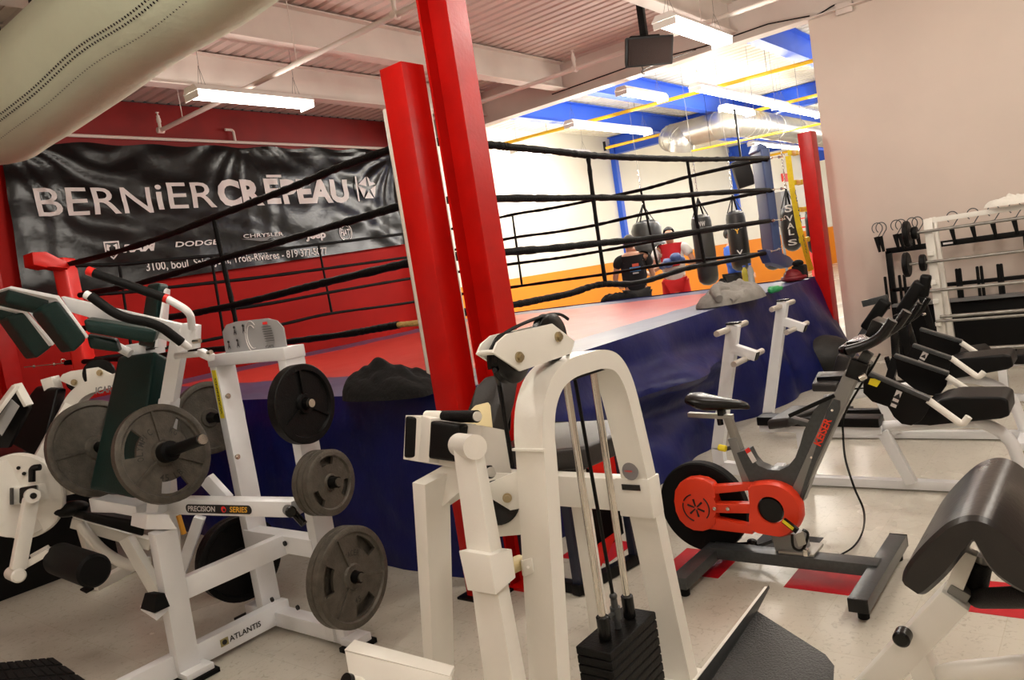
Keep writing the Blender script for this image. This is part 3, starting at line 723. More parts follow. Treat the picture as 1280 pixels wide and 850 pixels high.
# ================================================================== PIPES, DUCTS, CEILING THINGS
def pipe(name, pts, r, m, label, group=None, hang=(), top=CZ, extra=None):
    t = thing(name, label, 'pipe', pts[0], group); b = MB(); b.tube(arc_bend(pts, .06), r, 12); b.build('pipe_run', m, t)
    if hang:
        b = MB()
        for h in hang:
            h = Vector(h); b.tube([h, Vector((h.x, h.y, top))], .004, 6)
            b.tube([h+Vector((0, 0, 0))+Z*(-r-.006)+X*0] + [h+Vector((math.cos(a), 0, math.sin(a)))*(r+.006) for a in [k*PI/5-PI/2 for k in range(11)]], .004, 6)
        b.build('pipe_hanger', BLKM if m is YELP else WCEIL, t)
    return t
def sprinkler(t, p, m=WCEIL, up=True, h=.16):
    b = MB(); p = Vector(p); s = 1 if up else -1
    b.cyl(p-X*.035, p+X*.035, .032, 12); b.cyl(p, p+Z*s*h, .018, 10); b.cyl(p+Z*s*h*.55, p+Z*s*h*.8, .024, 10); b.cyl(p+Z*s*h, p+Z*s*(h+.03), .008, 8); b.cyl(p+Z*s*(h+.03), p+Z*s*(h+.036), .02, 12)
    b.build('sprinkler_head', m, t)
t = pipe('sprinkler_pipe', [(4.53, 8.08, 3.70), (4.53, -3, 3.70)], .024, WCEIL, 'white sprinkler pipe crossing over the left fluorescent light', 'white sprinkler pipes', [(4.53, 7.6, 3.7), (4.53, 5.6, 3.7), (4.53, 3.6, 3.7)])
sprinkler(t, (4.53, 8.08, 3.70)); sprinkler(t, (4.53, 4.32, 3.70), h=.2)
t = pipe('sprinkler_pipe', [(7.55, 7.55, 3.70), (7.55, -3, 3.70)], .024, WCEIL, 'white sprinkler pipe running past the black ceiling speaker', 'white sprinkler pipes', [(7.55, 6.6, 3.7), (7.55, 3.1, 3.7)])
sprinkler(t, (7.55, 7.55, 3.70)); sprinkler(t, (7.55, 4.62, 3.70), h=.17)
t = pipe('gas_pipe', [(11.08, 8.6, 3.88), (11.4, 6.4, 3.88), (11.8, 2.2, 3.88)], .030, YELP, 'nearest yellow pipe crossing the far hall ceiling', 'yellow pipes', [(11.22, 7.6, 3.88), (11.45, 6.0, 3.88), (11.65, 3.9, 3.88)], 4.36)
t = pipe('gas_pipe', [(14.43, 8.35, 3.88), (14.9, 2.2, 3.88)], .030, YELP, 'second yellow pipe, ending above the blue wall column', 'yellow pipes', [(14.5, 7.6, 3.88), (14.65, 5.6, 3.88)], 4.36)
b = MB(); b.cyl((14.43, 8.38, 3.83), (14.43, 8.38, 4.02), .03, 8); b.build('end_fitting', BLKM, t)
pipe('gas_pipe', [(13.5, 6.05, 3.28), (14.2, 3.2, 3.28)], .018, YELP, 'third yellow pipe, crossing below the silver duct', 'yellow pipes', [(13.55, 5.7, 3.28)], 4.36)
pipe('gas_pipe', [(22.0, 8.6, 3.74), (22.3, 2.5, 3.74)], .034, YELP, 'farthest yellow pipe, by the second blue column', 'yellow pipes', [(22.1, 7.6, 3.74)], 4.36)
# silver duct with elbows
dt = thing('ventilation_duct', 'round silver ventilation duct with elbows under the blue beams', 'duct', (14.2, 6.2, 3.4))
P = [U(851, 187, d=14.9), U(852, 173, d=14.8), Vector((14.25, 6.85, 3.72)), Vector((14.0, 5.45, 3.68)), Vector((14.6, 5.25, 3.64)), Vector((20.5, 5.15, 3.55))]
b = MB(); cp = arc_bend(P, .32, 8); b.tube(cp, .25, 24); b.build('duct_run', STEEL, dt)
b = MB()
for i in range(1, len(cp)-1, 2):
    d = (cp[i+1]-cp[i-1]).normalized(); b._lathe([(-.012, .25), (-.010, .258), (.010, .258), (.012, .25)], cp[i], d, 24)
for xx in (15.6, 16.8, 18, 19.2):
    b._lathe([(-.02, .25), (-.015, .262), (.015, .262), (.02, .25)], (xx, 5.25-(xx-14.6)*.017, 3.64-(xx-14.6)*.0153), X, 24)
b.build('duct_seam', STEEL, dt)
# fabric air sock, sagging
sk = thing('fabric_air_duct', 'sage green fabric air duct sagging overhead at the top left', 'air duct', (2.6, 4, 3.1))
def sock(u, v):
    """u along +y from over the camera to the pinched end, v round the section"""
    y = 0.9 + u*6.3; k = 1-max(0, (u-.90)/.10)**2*.5
    th = 2*PI*v
    s = 1+.035*noise.noise(Vector((y*1.3, math.cos(th)*1.4, math.sin(th)*1.4)))+.03*math.sin(th*5+y*2.2)*max(0, (u-.72)/.28)**1.5
    rx, rz = .37*k*s, .37*k*s
    # hung from a cable: pear shaped, the top pulled up
    x = math.sin(th)*rx*(1-.45*max(0, math.cos(th))); z = math.cos(th)*rz + (.10 if math.cos(th) > 0 else 0)*math.cos(th)
    cz = 3.46 - .13*max(0, (u-.55)/.45)**1.5 - .06*(1-k) + .014*math.sin(y*3)
    return Vector((2.43+.03*math.sin(y*1.7)+x + .05*u, y, cz+z))
b = MB(); NU, NV = 90, 56; gr = [[b.bm.verts.new(sock(i/NU, j/NV)) for j in range(NV)] for i in range(NU+1)]
for i in range(NU):
    for j in range(NV): b.bm.faces.new([gr[i][j], gr[i][(j+1) % NV], gr[i+1][(j+1) % NV], gr[i+1][j]])
b.bm.faces.new(gr[0]); b.bm.faces.new(gr[-1][::-1]); b.build('fabric_tube', FABR, sk)
b = MB()
def dots(b, v0, amp, step, r, double):
    y = 0.0; i = 0
    while y < .985:
        v = v0+amp*math.sin(y*34)*.6+amp*math.sin(y*13)
        for dv in ((-.006, .006) if double else (0,)):
            uu = y+(dv*.25 if double else 0)
            p = sock(uu, v+dv); pu = sock(uu+.002, v+dv)-p; pv = sock(uu, v+dv+.004)-p; nn = pu.cross(pv).normalized()
            if nn.dot(p-Vector((2.45, p.y, 3.46))) < 0: nn = -nn
            a = pu.normalized(); c = nn.cross(a)
            b.bm.faces.new([b.bm.verts.new(p+nn*.003+(a*math.cos(k*PI/3)+c*math.sin(k*PI/3))*r) for k in range(6)])
        y += step
dots(b, .635, .003, .0055, .0085, True); dots(b, .592, .003, .0055, .005, False); dots(b, .30, .003, .0055, .0085, True)
o = b.build('perforation_rows', BLKM, sk, smooth=False); o['kind'] = 'stuff'
b = MB(); b.tube([(2.46, .5, 4.20), (2.46, 7.3, 4.20)], .005, 6); b.build('suspension_cable', BLKM, sk)
for yy in (2.2, 3.6, 5.0, 5.75, 6.35, 7.0):
    b = MB(); b.bar((2.46, yy, 4.21), (2.46, yy, sock((yy-.9)/6.3, 0).z-.02), .03, .012, b=0); b.tube([(2.46, yy, 4.2), (2.46, yy, 4.33)], .004, 6); b.build('hanging_strap', BLKM, sk)
# ceiling speaker
sp = thing('ceiling_speaker', 'black speaker hanging from the ceiling by the header beam', 'speaker', U(812, 62, z=3.75))
c = U(812, 64, d=7.6); dr = (EYE-c); dr.z *= .8; dr = Vector((-.55, -.75, -.35)).normalized(); sd = dr.cross(Z).normalized(); uu = sd.cross(dr)
SPB = mat('speaker_cabinet', (.004, .003, .003), .5, spec=.2); SPG = mat('speaker_grille', (.014, .006, .004), .6, bump=.4, bscale=200, spec=.15)
b = MB(); hw, hh = .26, .14
F_ = [c+sd*a*hw+uu*e*hh for a, e in ((-1, -1), (1, -1), (1, 1), (-1, 1))]; Bk = [c-dr*.24+sd*a*hw*.6+uu*e*hh*.8 for a, e in ((-1, -1), (1, -1), (1, 1), (-1, 1))]
b.hexa(F_+Bk, .008); b.build('cabinet', SPB, sp)
b = MB(); b.hexa([p+dr*.004 for p in [c+sd*a*hw*.9+uu*e*hh*.86 for a, e in ((-1, -1), (1, -1), (1, 1), (-1, 1))]]+[p+dr*.010 for p in [c+sd*a*hw*.9+uu*e*hh*.86 for a, e in ((-1, -1), (1, -1), (1, 1), (-1, 1))]], .002); b.build('grille', SPG, sp)
b = MB(); m0 = c-dr*.12+uu*.13; b.bar(m0, Vector((m0.x, m0.y, CZ)), .07, .05, b=.004); b.box((m0.x, m0.y, CZ-.01), (.16, .16, .02)); b.bar(m0-sd*.16, m0+sd*.16, .04, .02); b.build('bracket', BLKM, sp)
b = MB(); b.tube(curve_pts([c-dr*.2-uu*.1, c-dr*.1-uu*.22, c-dr*.05-uu*.16, U(870, 62, x=9.22)], 8), .005, 6); b.build('cable', CABLE, sp)
b = MB(); b.tube([U(690, 118, x=9.19), U(790, 82, x=9.19), U(880, 58, x=9.19), U(960, 30, x=9.19), U(1012, 20, x=9.19)], .008, 6); tag(b.build('electric_cable', CABLE), 'thin black cable along the header beam', 'cable')
b = MB(); b.box(U(1055, 10, x=XB-.04), (.06, .17, .12), b=.006); jb = b.build('junction_box', WCEIL); tag(jb, 'white junction box at the top of the beige wall', 'junction box')
b = MB(); b.tube(curve_pts([U(1012, 24, x=XB-.02), U(1030, 14, x=XB-.02), U(1044, 6, x=XB-.02), U(1052, 8, x=XB-.03)], 6), .008, 6); b.tube(curve_pts([U(1060, 2, x=XB-.03), U(1072, 4, x=XB-.02), U(1085, -3, x=XB-.02)], 6), .008, 6)
b.build('cable', CABLE, jb)

# ================================================================== FAR HALL THINGS
LEA = mat('heavy_bag_leather', (.035, .036, .034), .33, var=.2, vscale=6); LEK = mat('heavy_bag_black', (.010, .010, .010), .35)
def heavy_bag(px, ptop, pbot, qx, d, r, label, m=LEA, top=4.35, strap=True, logo=None, shape=None):
    a = U(px, ptop, d=d); z0 = U(qx, pbot, d=d).z; c = Vector((a.x, a.y, z0)); h = a.z-z0
    t = thing('heavy_bag', label, 'punching bag', c, 'heavy bags')
    prof = shape or [(0, .02), (.02, r*.6), (.07, r*.93), (.14, r), (h*.5, r*1.02), (h-.12, r*.98), (h-.05, r*.88), (h-.01, r*.55), (h, .02)]
    prof = [((p if not shape else p*h), q) for p, q in prof]
    b = MB(); b.lathe(prof, c, Z, 28); b.build('bag_body', m, t)
    b = MB(); tp = Vector((c.x, c.y, a.z+.24))
    for k in range(4): b.bar(c+Z*(h-.03)+Vector((math.cos(k*PI/2), math.sin(k*PI/2), 0))*r*.8, tp, .025, .008, b=0)
    b.build('bag_strap', BLKM, t)
    b = MB(); z = tp.z; k = 0
    while z < min(top, tp.z+.5):
        L = [Vector((c.x, c.y, z+.03))+((X if k % 2 else Y)*math.cos(q)*.012+Z*math.sin(q)*.028) for q in [i*PI/5 for i in range(11)]]
        b.tube(L, .004, 5); z += .045; k += 1
    b.build('chain', CHROME, t)
    b = MB(); b.tube([(c.x, c.y, z), (c.x, c.y, top)], .003, 6); b.build('cable', EDGEW, t)
    if logo:
        for txt, zf, hh, wd, mm in logo:
            dv = (Vector((EYE.x, EYE.y, 0))-Vector((c.x, c.y, 0))).normalized(); rr = Z.cross(dv).normalized()
            q = Vector((c.x, c.y, z0+h*zf))
            def fn(p, c=c, dv=dv, rr=rr):
                s_ = (p-Vector((c.x, c.y, p.z))).dot(rr); an = max(-1.4, min(1.4, s_/r)); return Vector((c.x, c.y, p.z))+(dv*math.cos(an)+rr*math.sin(an))*(r*1.045)
            mb = MB(); text_mb(mb, txt, q-rr*wd/2, rr, Z, width=wd, height=hh, bold=.02, fn=fn, sub=.04); mb.build('lettering', mm, t, smooth=False)
    return t
LW2 = mat('bag_print', (.65, .65, .62), .5)
heavy_bag(806, 275, 333, 812, 12.2, .2, 'wide two-lobed grey bag behind the man in the black shirt', shape=[(0, .04), (.03, .14), (.10, .24), (.22, .30), (.36, .315), (.48, .29), (.56, .245), (.66, .235), (.80, .24), (.93, .20), (.985, .12), (1, .03)])
heavy_bag(875, 268, 358, 880, 11.4, .15, 'long plain grey heavy bag beside the man in the red tank top', logo=[('WW', .83, .07, .11, LW2)])
heavy_bag(918, 263, 340, 923, 12.0, .15, 'grey heavy bag hiding the person in the blue jacket', LEK, logo=[('RIVAL', .70, .07, .17, LW2), ('Y', .62, .07, .07, LETY), ('V', .28, .07, .09, LW2)])
heavy_bag(985, 257, 314, 993, 11.0, .125, 'black heavy bag with white vertical lettering by the yellow strap', LEK, logo=[('S', .86, .10, .10, LW2), ('V', .66, .08, .09, LW2), ('A', .50, .08, .09, LW2), ('L', .36, .08, .07, LW2), ('S', .14, .08, .12, LW2)])
heavy_bag(958, 262, 338, 966, 11.6, .13, 'black heavy bag partly hidden by the blue corner pad', LEK, logo=[('8', .42, .12, .08, LETR), ('8', .28, .12, .08, LW2)])
heavy_bag(1015, 262, 318, 1022, 11.5, .12, 'dark heavy bag half hidden by the far red ring post', LEK)
# wall speaker, cabinet, notices
sp2 = thing('wall_speaker', 'black loudspeaker hanging by the blue corner pad', 'speaker', U(928, 220, d=13)); c = U(928.5, 217, d=12)
b = MB(); b.box(c, (.22, .26, .42), R=Matrix.Rotation(.5, 3, 'Z') @ Matrix.Rotation(-.16, 3, 'X'), b=.015); b.build('cabinet', SPB, sp2)
b = MB(); b.bar(c+Z*.2, c+Z*1.0, .03, .03); b.build('bracket', BLKM, sp2)
EC = mat('electrical_cabinet_grey', (.22, .22, .22), .5)
ec = thing('electrical_cabinet', 'grey electrical cabinet with a pink notice on the far hall wall', 'cabinet', U(972, 275, d=17)); c = U(974, 262, d=17)
b = MB(); b.box(c, (.3, .42, .75), R=Matrix.Rotation(-.35, 3, 'Z'), b=.01); b.build('cabinet_box', EC, ec)
n_ = (EYE-c); n_.z = 0; n_.normalize(); n_ = Vector((-math.cos(.35), math.sin(.35), 0)); rr = Z.cross(n_).normalized()
b = MB(); q = c+n_*.157+Vector((0, 0, 0)); b.box(q-rr*.06-Z*.02, (.008, .2, .32), R=Matrix.Rotation(-.35, 3, 'Z')); b.build('notice', mat('paper', (.75, .75, .72), .7), ec)
b = MB(); b.box(q+n_*.006-rr*.07+Z*.02, (.006, .13, .18), R=Matrix.Rotation(-.35, 3, 'Z')); b.build('notice_print', mat('pink_print', (.85, .12, .18), .6), ec)
b = MB(); b.bar(c-Z*.37, Vector((c.x, c.y, 0)), .05, .05); b.build('mounting_post', EC, ec)
b = MB()
for (a, zz) in ((929, 268), (929, 278), (929, 287)): b.box(U(a, zz, y=YW-.02), (.4, .008, .10))
tag(b.build('posted_notices', mat('faint_paper', (.74, .71, .60), .8)), 'row of pale paper notices on the far white wall', 'notice')
b = MB(); b.box(U(983, 222, y=YW-.03), (.9, .05, .28)); tag(b.build('exit_sign', mat('red_sign', (.8, .05, .04), .4)), 'small red sign on the far wall left of the yellow strap', 'sign')
# training target stand in red behind the yellow strap
b = MB(); q = U(1010, 283, d=14); b.cyl(q-Z*.015, q+Z*.015, .28, 20); b.bar(q, Vector((q.x, q.y, 0)), .05, .05); b.cyl((q.x, q.y, 0), (q.x, q.y, .04), .3, 20)
b.bar(q+Z*.0, q+Z*.15, .05, .05); b.cyl(q+Z*.15, q+Z*.17, .2, 20)
tag(b.build('red_stand', mat('red_stand', (.7, .05, .04), .5)), 'red stand with a round top in the far hall behind the yellow strap', 'stand')

# ================================================================== PEOPLE
def skin(name, V, E, root, m, parent, sub=2, base=(0, 0), yaw=0, label=None):
    keys = list(V); me = bpy.data.meshes.new(name)
    cy_, sy_ = math.cos(yaw), math.sin(yaw)
    q = ORG[parent.name if parent.parent is None else parent.parent.name]
    co = []
    for k in keys:
        x, y, z = V[k][0]; co.append((base[0]+x*cy_-y*sy_-q.x, base[1]+x*sy_+y*cy_-q.y, z-q.z))
    me.from_pydata(co, [(keys.index(a), keys.index(b_)) for a, b_ in E], [])
    o = bpy.data.objects.new(name+'_tmp', me); COL.objects.link(o)
    md = o.modifiers.new('s', 'SKIN'); md.use_smooth_shade = True
    sv = me.skin_vertices[0].data
    for i, k in enumerate(keys):
        r = V[k][1]; r = r if isinstance(r, tuple) else (r, r)
        sv[i].radius = r; sv[i].use_root = (k == root)
    ss = o.modifiers.new('d', 'SUBSURF'); ss.levels = sub
    bpy.context.view_layer.update()
    m2 = bpy.data.meshes.new_from_object(o.evaluated_get(bpy.context.evaluated_depsgraph_get()))
    bpy.data.objects.remove(o); m2.materials.clear(); m2.materials.append(m); m2.name = name
    for p in m2.polygons: p.use_smooth = True
    r = bpy.data.objects.new(name, m2); COL.objects.link(r); r.parent = parent
    if label: r['label'] = label
    return r
def person(px, py, d, yaw, label, arms, top_m, bot_m, shoe_m, extras=None, H_=1.78, legs=None, sleeve=.5, gloves=None, hair=HAIR, long_sleeve=False, hd=(0, 0), bw=1.0):
    h = U(px, py, d=d); base = (h.x, h.y); t = thing('person', label, 'person', (h.x, h.y, 0)); k = H_/1.78
    L = legs or {'kl': (-.11, .03, .50), 'al': (-.13, -.01, .09), 'kr': (.11, .03, .50), 'ar': (.13, -.01, .09)}
    V = {'pel': ((0, 0, .98), (.155, .11)), 'wai': ((0, .01, 1.12), (.14, .10)), 'che': ((0, 0, 1.32), (.17, .115)), 'sh': ((0, -.01, 1.44), (.13, .09)),
         'nk': ((0, .0, 1.53), (.055, .055)), 'hd0': ((0, .02, 1.60), (.065, .075)), 'hd1': ((0, .015, 1.69), (.078, .095)), 'hd2': ((0, 0, 1.755), (.05, .06)),
         'hl': ((-.10, 0, .93), .085), 'hr': ((.10, 0, .93), .085), 'kl': (L['kl'], .058), 'kr': (L['kr'], .058), 'al': (L['al'], .038), 'ar': (L['ar'], .038),
         'tl': ((L['al'][0]-.01, L['al'][1]+.15, .035), .03), 'tr': ((L['ar'][0]+.01, L['ar'][1]+.15, .035), .03),
         'sl': ((-.19, 0, 1.43), .052), 'sr': ((.19, 0, 1.43), .052), 'el': (arms[0], .040), 'er': (arms[2], .040), 'wl': (arms[1], .028), 'wr': (arms[3], .028)}
    E = [('pel', 'wai'), ('wai', 'che'), ('che', 'sh'), ('sh', 'nk'), ('nk', 'hd0'), ('hd0', 'hd1'), ('hd1', 'hd2'), ('pel', 'hl'), ('pel', 'hr'), ('hl', 'kl'), ('hr', 'kr'), ('kl', 'al'), ('kr', 'ar'),
         ('al', 'tl'), ('ar', 'tr'), ('sh', 'sl'), ('sh', 'sr'), ('sl', 'el'), ('sr', 'er'), ('el', 'wl'), ('er', 'wr')]
    V = {a: (tuple(c*k for c in p), r) for a, (p, r) in V.items()}
    for a in ('hd0', 'hd1', 'hd2'): V[a] = ((V[a][0][0], V[a][0][1]+hd[0], V[a][0][2]+hd[1]), V[a][1])
    V['nk'] = ((0, hd[0]*.5, V['nk'][0][2]+hd[1]*.6), V['nk'][1])
    body = skin('body', V, E, 'pel', SKIN, t, base=base, yaw=yaw)
    # fingers: short chains rooted in the palm
    cy_, sy_ = math.cos(yaw), math.sin(yaw)
    W = lambda p: Vector((base[0]+p[0]*cy_-p[1]*sy_, base[1]+p[0]*sy_+p[1]*cy_, p[2]))
    for s, e_, w_ in ((-1, 'el', 'wl'), (1, 'er', 'wr')):
        a = W(V[e_][0]); c = W(V[w_][0]); dr = (c-a).normalized(); sd = dr.cross(Z).normalized() if abs(dr.z) < .9 else X
        up_ = sd.cross(dr).normalized(); b = MB()
        if gloves:
            b.ball(c+dr*.09, .085, .085, .075); b.ball(c+dr*.06+up_*.05, .04, .04, .035); b.cyl(c-dr*.06, c+dr*.04, .048, 14); b.build('boxing_glove', gloves, t)
        else:
            b.ball(c+dr*.05, .045, .04, .028)
            for q in range(4):
                o = sd*(q-1.5)*.019; ln = (.075, .085, .08, .062)[q]; b.tube([c+dr*.07+o, c+dr*(.07+ln*.55)+o, c+dr*(.07+ln)+o-up_*.022], [.009, .0085, .007], 8)
            b.tube([c+dr*.03+sd*.03*s, c+dr*.07+sd*.055*s, c+dr*.10+sd*.05*s], [.011, .010, .008], 8); b.build('hand', SKIN, t)
    # clothing grown from the same joints, a little fuller
    tv = {a: (V[a][0], tuple(x*1.13 for x in (V[a][1] if isinstance(V[a][1], tuple) else (V[a][1],)*2))) for a in ('pel', 'wai', 'che', 'sh')}
    tv['pel'] = ((tv['pel'][0][0], tv['pel'][0][1], .93*k), (.185*bw, .135)); tv['wai'] = (tv['wai'][0], (.172*bw, .125)); tv['che'] = (tv['che'][0], (.195*bw, .13))
    tv['nk'] = ((0, 0, 1.485*k), (.075, .07))
    TE = [('pel', 'wai'), ('wai', 'che'), ('che', 'sh'), ('sh', 'nk')]
    for s_, e_, w_ in (('sl', 'el', 'wl'), ('sr', 'er', 'wr')):
        tv[s_] = (V[s_][0], .078); A = Vector(V[s_][0]); B = Vector(V[e_][0]); C = Vector(V[w_][0])
        if long_sleeve:
            tv[e_] = (tuple(B), .062); tv[w_] = (tuple(B+(C-B)*.92), .042); TE += [('sh', s_), (s_, e_), (e_, w_)]
        elif sleeve > 0:
            tv[e_] = (tuple(A+(B-A)*sleeve), .075); TE += [('sh', s_), (s_, e_)]
        else: TE += [('sh', s_)]
    skin('shirt', tv, TE, 'che', top_m, t, base=base, yaw=yaw)
    pv = {'pel': ((0, 0, .97*k), (.165, .125)), 'hl': (V['hl'][0], .115), 'hr': (V['hr'][0], .115)}; PE = [('pel', 'hl'), ('pel', 'hr')]
    for h_, k_, a_ in (('hl', 'kl', 'al'), ('hr', 'kr', 'ar')):
        pv[k_] = (V[k_][0], .088); A = Vector(V[k_][0]); B = Vector(V[a_][0]); pv[a_] = (tuple(A+(B-A)*.93), .065); PE += [(h_, k_), (k_, a_)]
    skin('trousers', pv, PE, 'pel', bot_m, t, base=base, yaw=yaw)
    for a_, t_ in (('al', 'tl'), ('ar', 'tr')):
        b = MB(); A = W(V[a_][0]); B = W(V[t_][0]); dr = (B-A); dr.z = 0; dr.normalize(); c = Vector(((A.x+B.x)/2, (A.y+B.y)/2, 0)); R3 = Matrix.Rotation(math.atan2(dr.y, dr.x), 3, 'Z')
        b.ball(c+Z*.055, .145, .055, .055, R=R3); b.box(c+Z*.014, (.28, .10, .028), R=R3, b=.01); b.build('shoe', shoe_m, t)
    # head: hair cap, nose, ears, eyes, mouth
    b = MB(); c = W((0, -.015*k+hd[0], 1.70*k+hd[1])); R3 = Matrix.Rotation(yaw, 3, 'Z'); g = bmesh.ops.create_uvsphere(b.bm, u_segments=24, v_segments=16, radius=1)
    dele = []
    for v in g['verts']:
        l = v.co.copy()
        if l.z < -.15 and l.y > -.1 or (l.y > .35 and l.z < .45) or l.z < -.75: dele.append(v)
        v.co = c + R3 @ Vector((l.x*.088, l.y*.103, l.z*.105))
    bmesh.ops.delete(b.bm, geom=dele, context='VERTS'); b.build('hair', hair, t)
    b = MB(); b.ball(W((0, .108*k+hd[0], 1.655*k+hd[1])), .014, .020, .024, R=R3)
    for s in (-1, 1): b.ball(W((s*.082*k, .005+hd[0], 1.655*k+hd[1])), .010, .020, .030, R=R3)
    b.build('nose_and_ears', SKIN, t)
    b = MB()
    for s in (-1, 1): b.ball(W((s*.033*k, .098*k+hd[0], 1.675*k+hd[1])), .012, .008, .006, R=R3, seg=12, rings=8); b.ball(W((s*.034*k, .102*k+hd[0], 1.695*k+hd[1])), .018, .006, .004, R=R3, seg=12, rings=8)
    b.build('eyes_and_brows', HAIR, t)
    b = MB(); b.ball(W((0, .098*k+hd[0], 1.615*k+hd[1])), .024, .008, .006, R=R3, seg=12, rings=8); b.build('mouth', mat('lips', (.45, .12, .09), .5), t)
    if extras: extras(t, W, R3, V, k)
    return t
TS = mat('black_tshirt', (.010, .010, .012), .85); TG = mat('dark_grey_trousers', (.035, .036, .034), .85); TSH = mat('black_shoes', (.012, .012, .012), .6)
GLV = mat('blue_boxing_glove', (.045, .085, .24), .4)
toc = lambda px, d: math.atan2(EYE.y-U(px, 300, d=d).y, EYE.x-U(px, 300, d=d).x)   # heading towards the photographer
def back_print(t, W, R3, V, k):
    n = R3 @ Vector((0, -1, 0)); r = Z.cross(n).normalized()
    b = MB(); b.box(W((.0, -.165, 1.37)), (.15, .006, .06), R=R3); b.build('shirt_print', mat('blue_print', (.10, .35, .75), .6), t)
    b = MB(); b.box(W((.01, -.165, 1.425)), (.09, .006, .04), R=R3); b.build('shirt_print', mat('red_shirt_print', (.75, .12, .06), .6), t)
    b = MB(); b.box(W((.0, -.169, 1.365)), (.11, .004, .012), R=R3); b.box(W((.0, -.165, 1.315)), (.08, .006, .02), R=R3); b.build('shirt_print', LW2, t)
ya = toc(787, 10.6)+PI/2   # local +y points away from the photographer
person(786, 296, 10.75, ya+.15, 'man in a black T-shirt seen from behind, facing the boxer', [(-.25, .05, 1.17), (-.18, .24, 1.10), (.26, .08, 1.16), (.22, .30, 1.20)], TS, TG, TSH, back_print, 1.90, hd=(.05, -.06), bw=.98)
def tank(t, W, R3, V, k):
    m = mat('red_tank_top', (.55, .008, .014), .75)
    tv = {'wai': ((0, .012, 1.20*k), (.178, .135)), 'che': ((0, .012, 1.34*k), (.197, .145)), 's1': ((0, .01, 1.40*k), (.16, .128)), 'a': ((-.09, 0, 1.44*k), (.045, .10)), 'b': ((-.11, 0, 1.50*k), (.026, .07)), 'c': ((.09, 0, 1.44*k), (.045, .10)), 'd': ((.11, 0, 1.50*k), (.026, .07))}
    q = W((0, 0, 0)); skin('tank_top', tv, [('wai', 'che'), ('che', 's1'), ('s1', 'a'), ('a', 'b'), ('s1', 'c'), ('c', 'd')], 'che', m, t, base=(q.x, q.y), yaw=math.atan2(R3[1][0], R3[0][0]))
yb = toc(838, 11)-PI/2
person(835.5, 289, 11.6, yb, 'boxer in a red tank top over a white shirt with blue gloves and red trousers', [(-.30, .06, 1.17), (-.10, .24, 1.27), (.31, .06, 1.15), (.12, .24, 1.22)],
       mat('white_tshirt', (.74, .72, .68), .8), mat('red_trousers', (.72, .012, .014), .7), TSH, tank, 1.96, hd=(.04, -.07), gloves=GLV, legs={'kl': (-.14, .05, .50), 'al': (-.20, 0, .09), 'kr': (.13, .05, .50), 'ar': (.22, -.02, .09)})
yc = toc(912, 13)-PI/2+1.2
person(911, 279, 12.9, yc, 'person in a blue jacket and black trousers behind a heavy bag', [(-.28, .02, 1.18), (-.25, .16, 1.02), (.28, .02, 1.18), (.2, .22, 1.1)],
       mat('blue_jacket', (.03, .11, .50), .7), TS, TSH, None, 1.75, long_sleeve=True, legs={'kl': (-.10, .22, .52), 'al': (-.11, .30, .09), 'kr': (.10, -.10, .50), 'ar': (.11, -.32, .10)})
# ================================================================== MACHINES, helpers
def D(px, py, d): return U(px, py, d=d)
def ribbon(b, path, wd, ext, nrm=None):
    """rectangular tube bent in a plane: path is the outer edge, wd measured to the left in the plane, ext the depth"""
    ext = Vector(ext); P = [Vector(p) for p in path]; O = []; I = []
    en = ext.normalized()
    for i, p in enumerate(P):
        d = (P[min(i+1, len(P)-1)]-P[max(i-1, 0)]).normalized(); n_ = d.cross(en).normalized()
        O.append(p); I.append(p+n_*wd)
    a = [[b.bm.verts.new(q) for q in (o, i_, i_+ext, o+ext)] for o, i_ in zip(O, I)]
    for A, B in zip(a, a[1:]):
        for k in range(4): b.bm.faces.new([A[k], A[(k+1) % 4], B[(k+1) % 4], B[k]])
    b.bm.faces.new(a[0][::-1]); b.bm.faces.new(a[-1])
    es = list({e for r in a for v in r for e in v.link_edges if len(e.link_faces) == 2 and e.calc_face_angle(0) > 1})
    bmesh.ops.recalc_face_normals(b.bm, faces=b.bm.faces)
    bmesh.ops.bevel(b.bm, geom=es, offset=.006, segments=2, affect='EDGES', clamp_overlap=True)
    return b
def part(t, name, m, *fs, label=None, smooth=True):
    b = MB()
    for f in fs: f(b)
    return b.build(name, m, t, smooth, label)
def bar(p, q, w=.05, h=.05, **k): return lambda b: b.bar(p, q, w, h, **k)
def tub(P, r, **k): return lambda b: b.tube(P, r, **k)
def cyl(p, q, r, **k): return lambda b: b.cyl(p, q, r, **k)
def box(c, s, **k): return lambda b: b.box(c, s, **k)
def hexa(P, bv=.01, seg=3): return lambda b: b.hexa(P, bv, seg)
def pad_between(F_, ext, bv=.02): return lambda b: b.hexa([Vector(p) for p in F_]+[Vector(p)+Vector(ext) for p in F_], bv, 4)
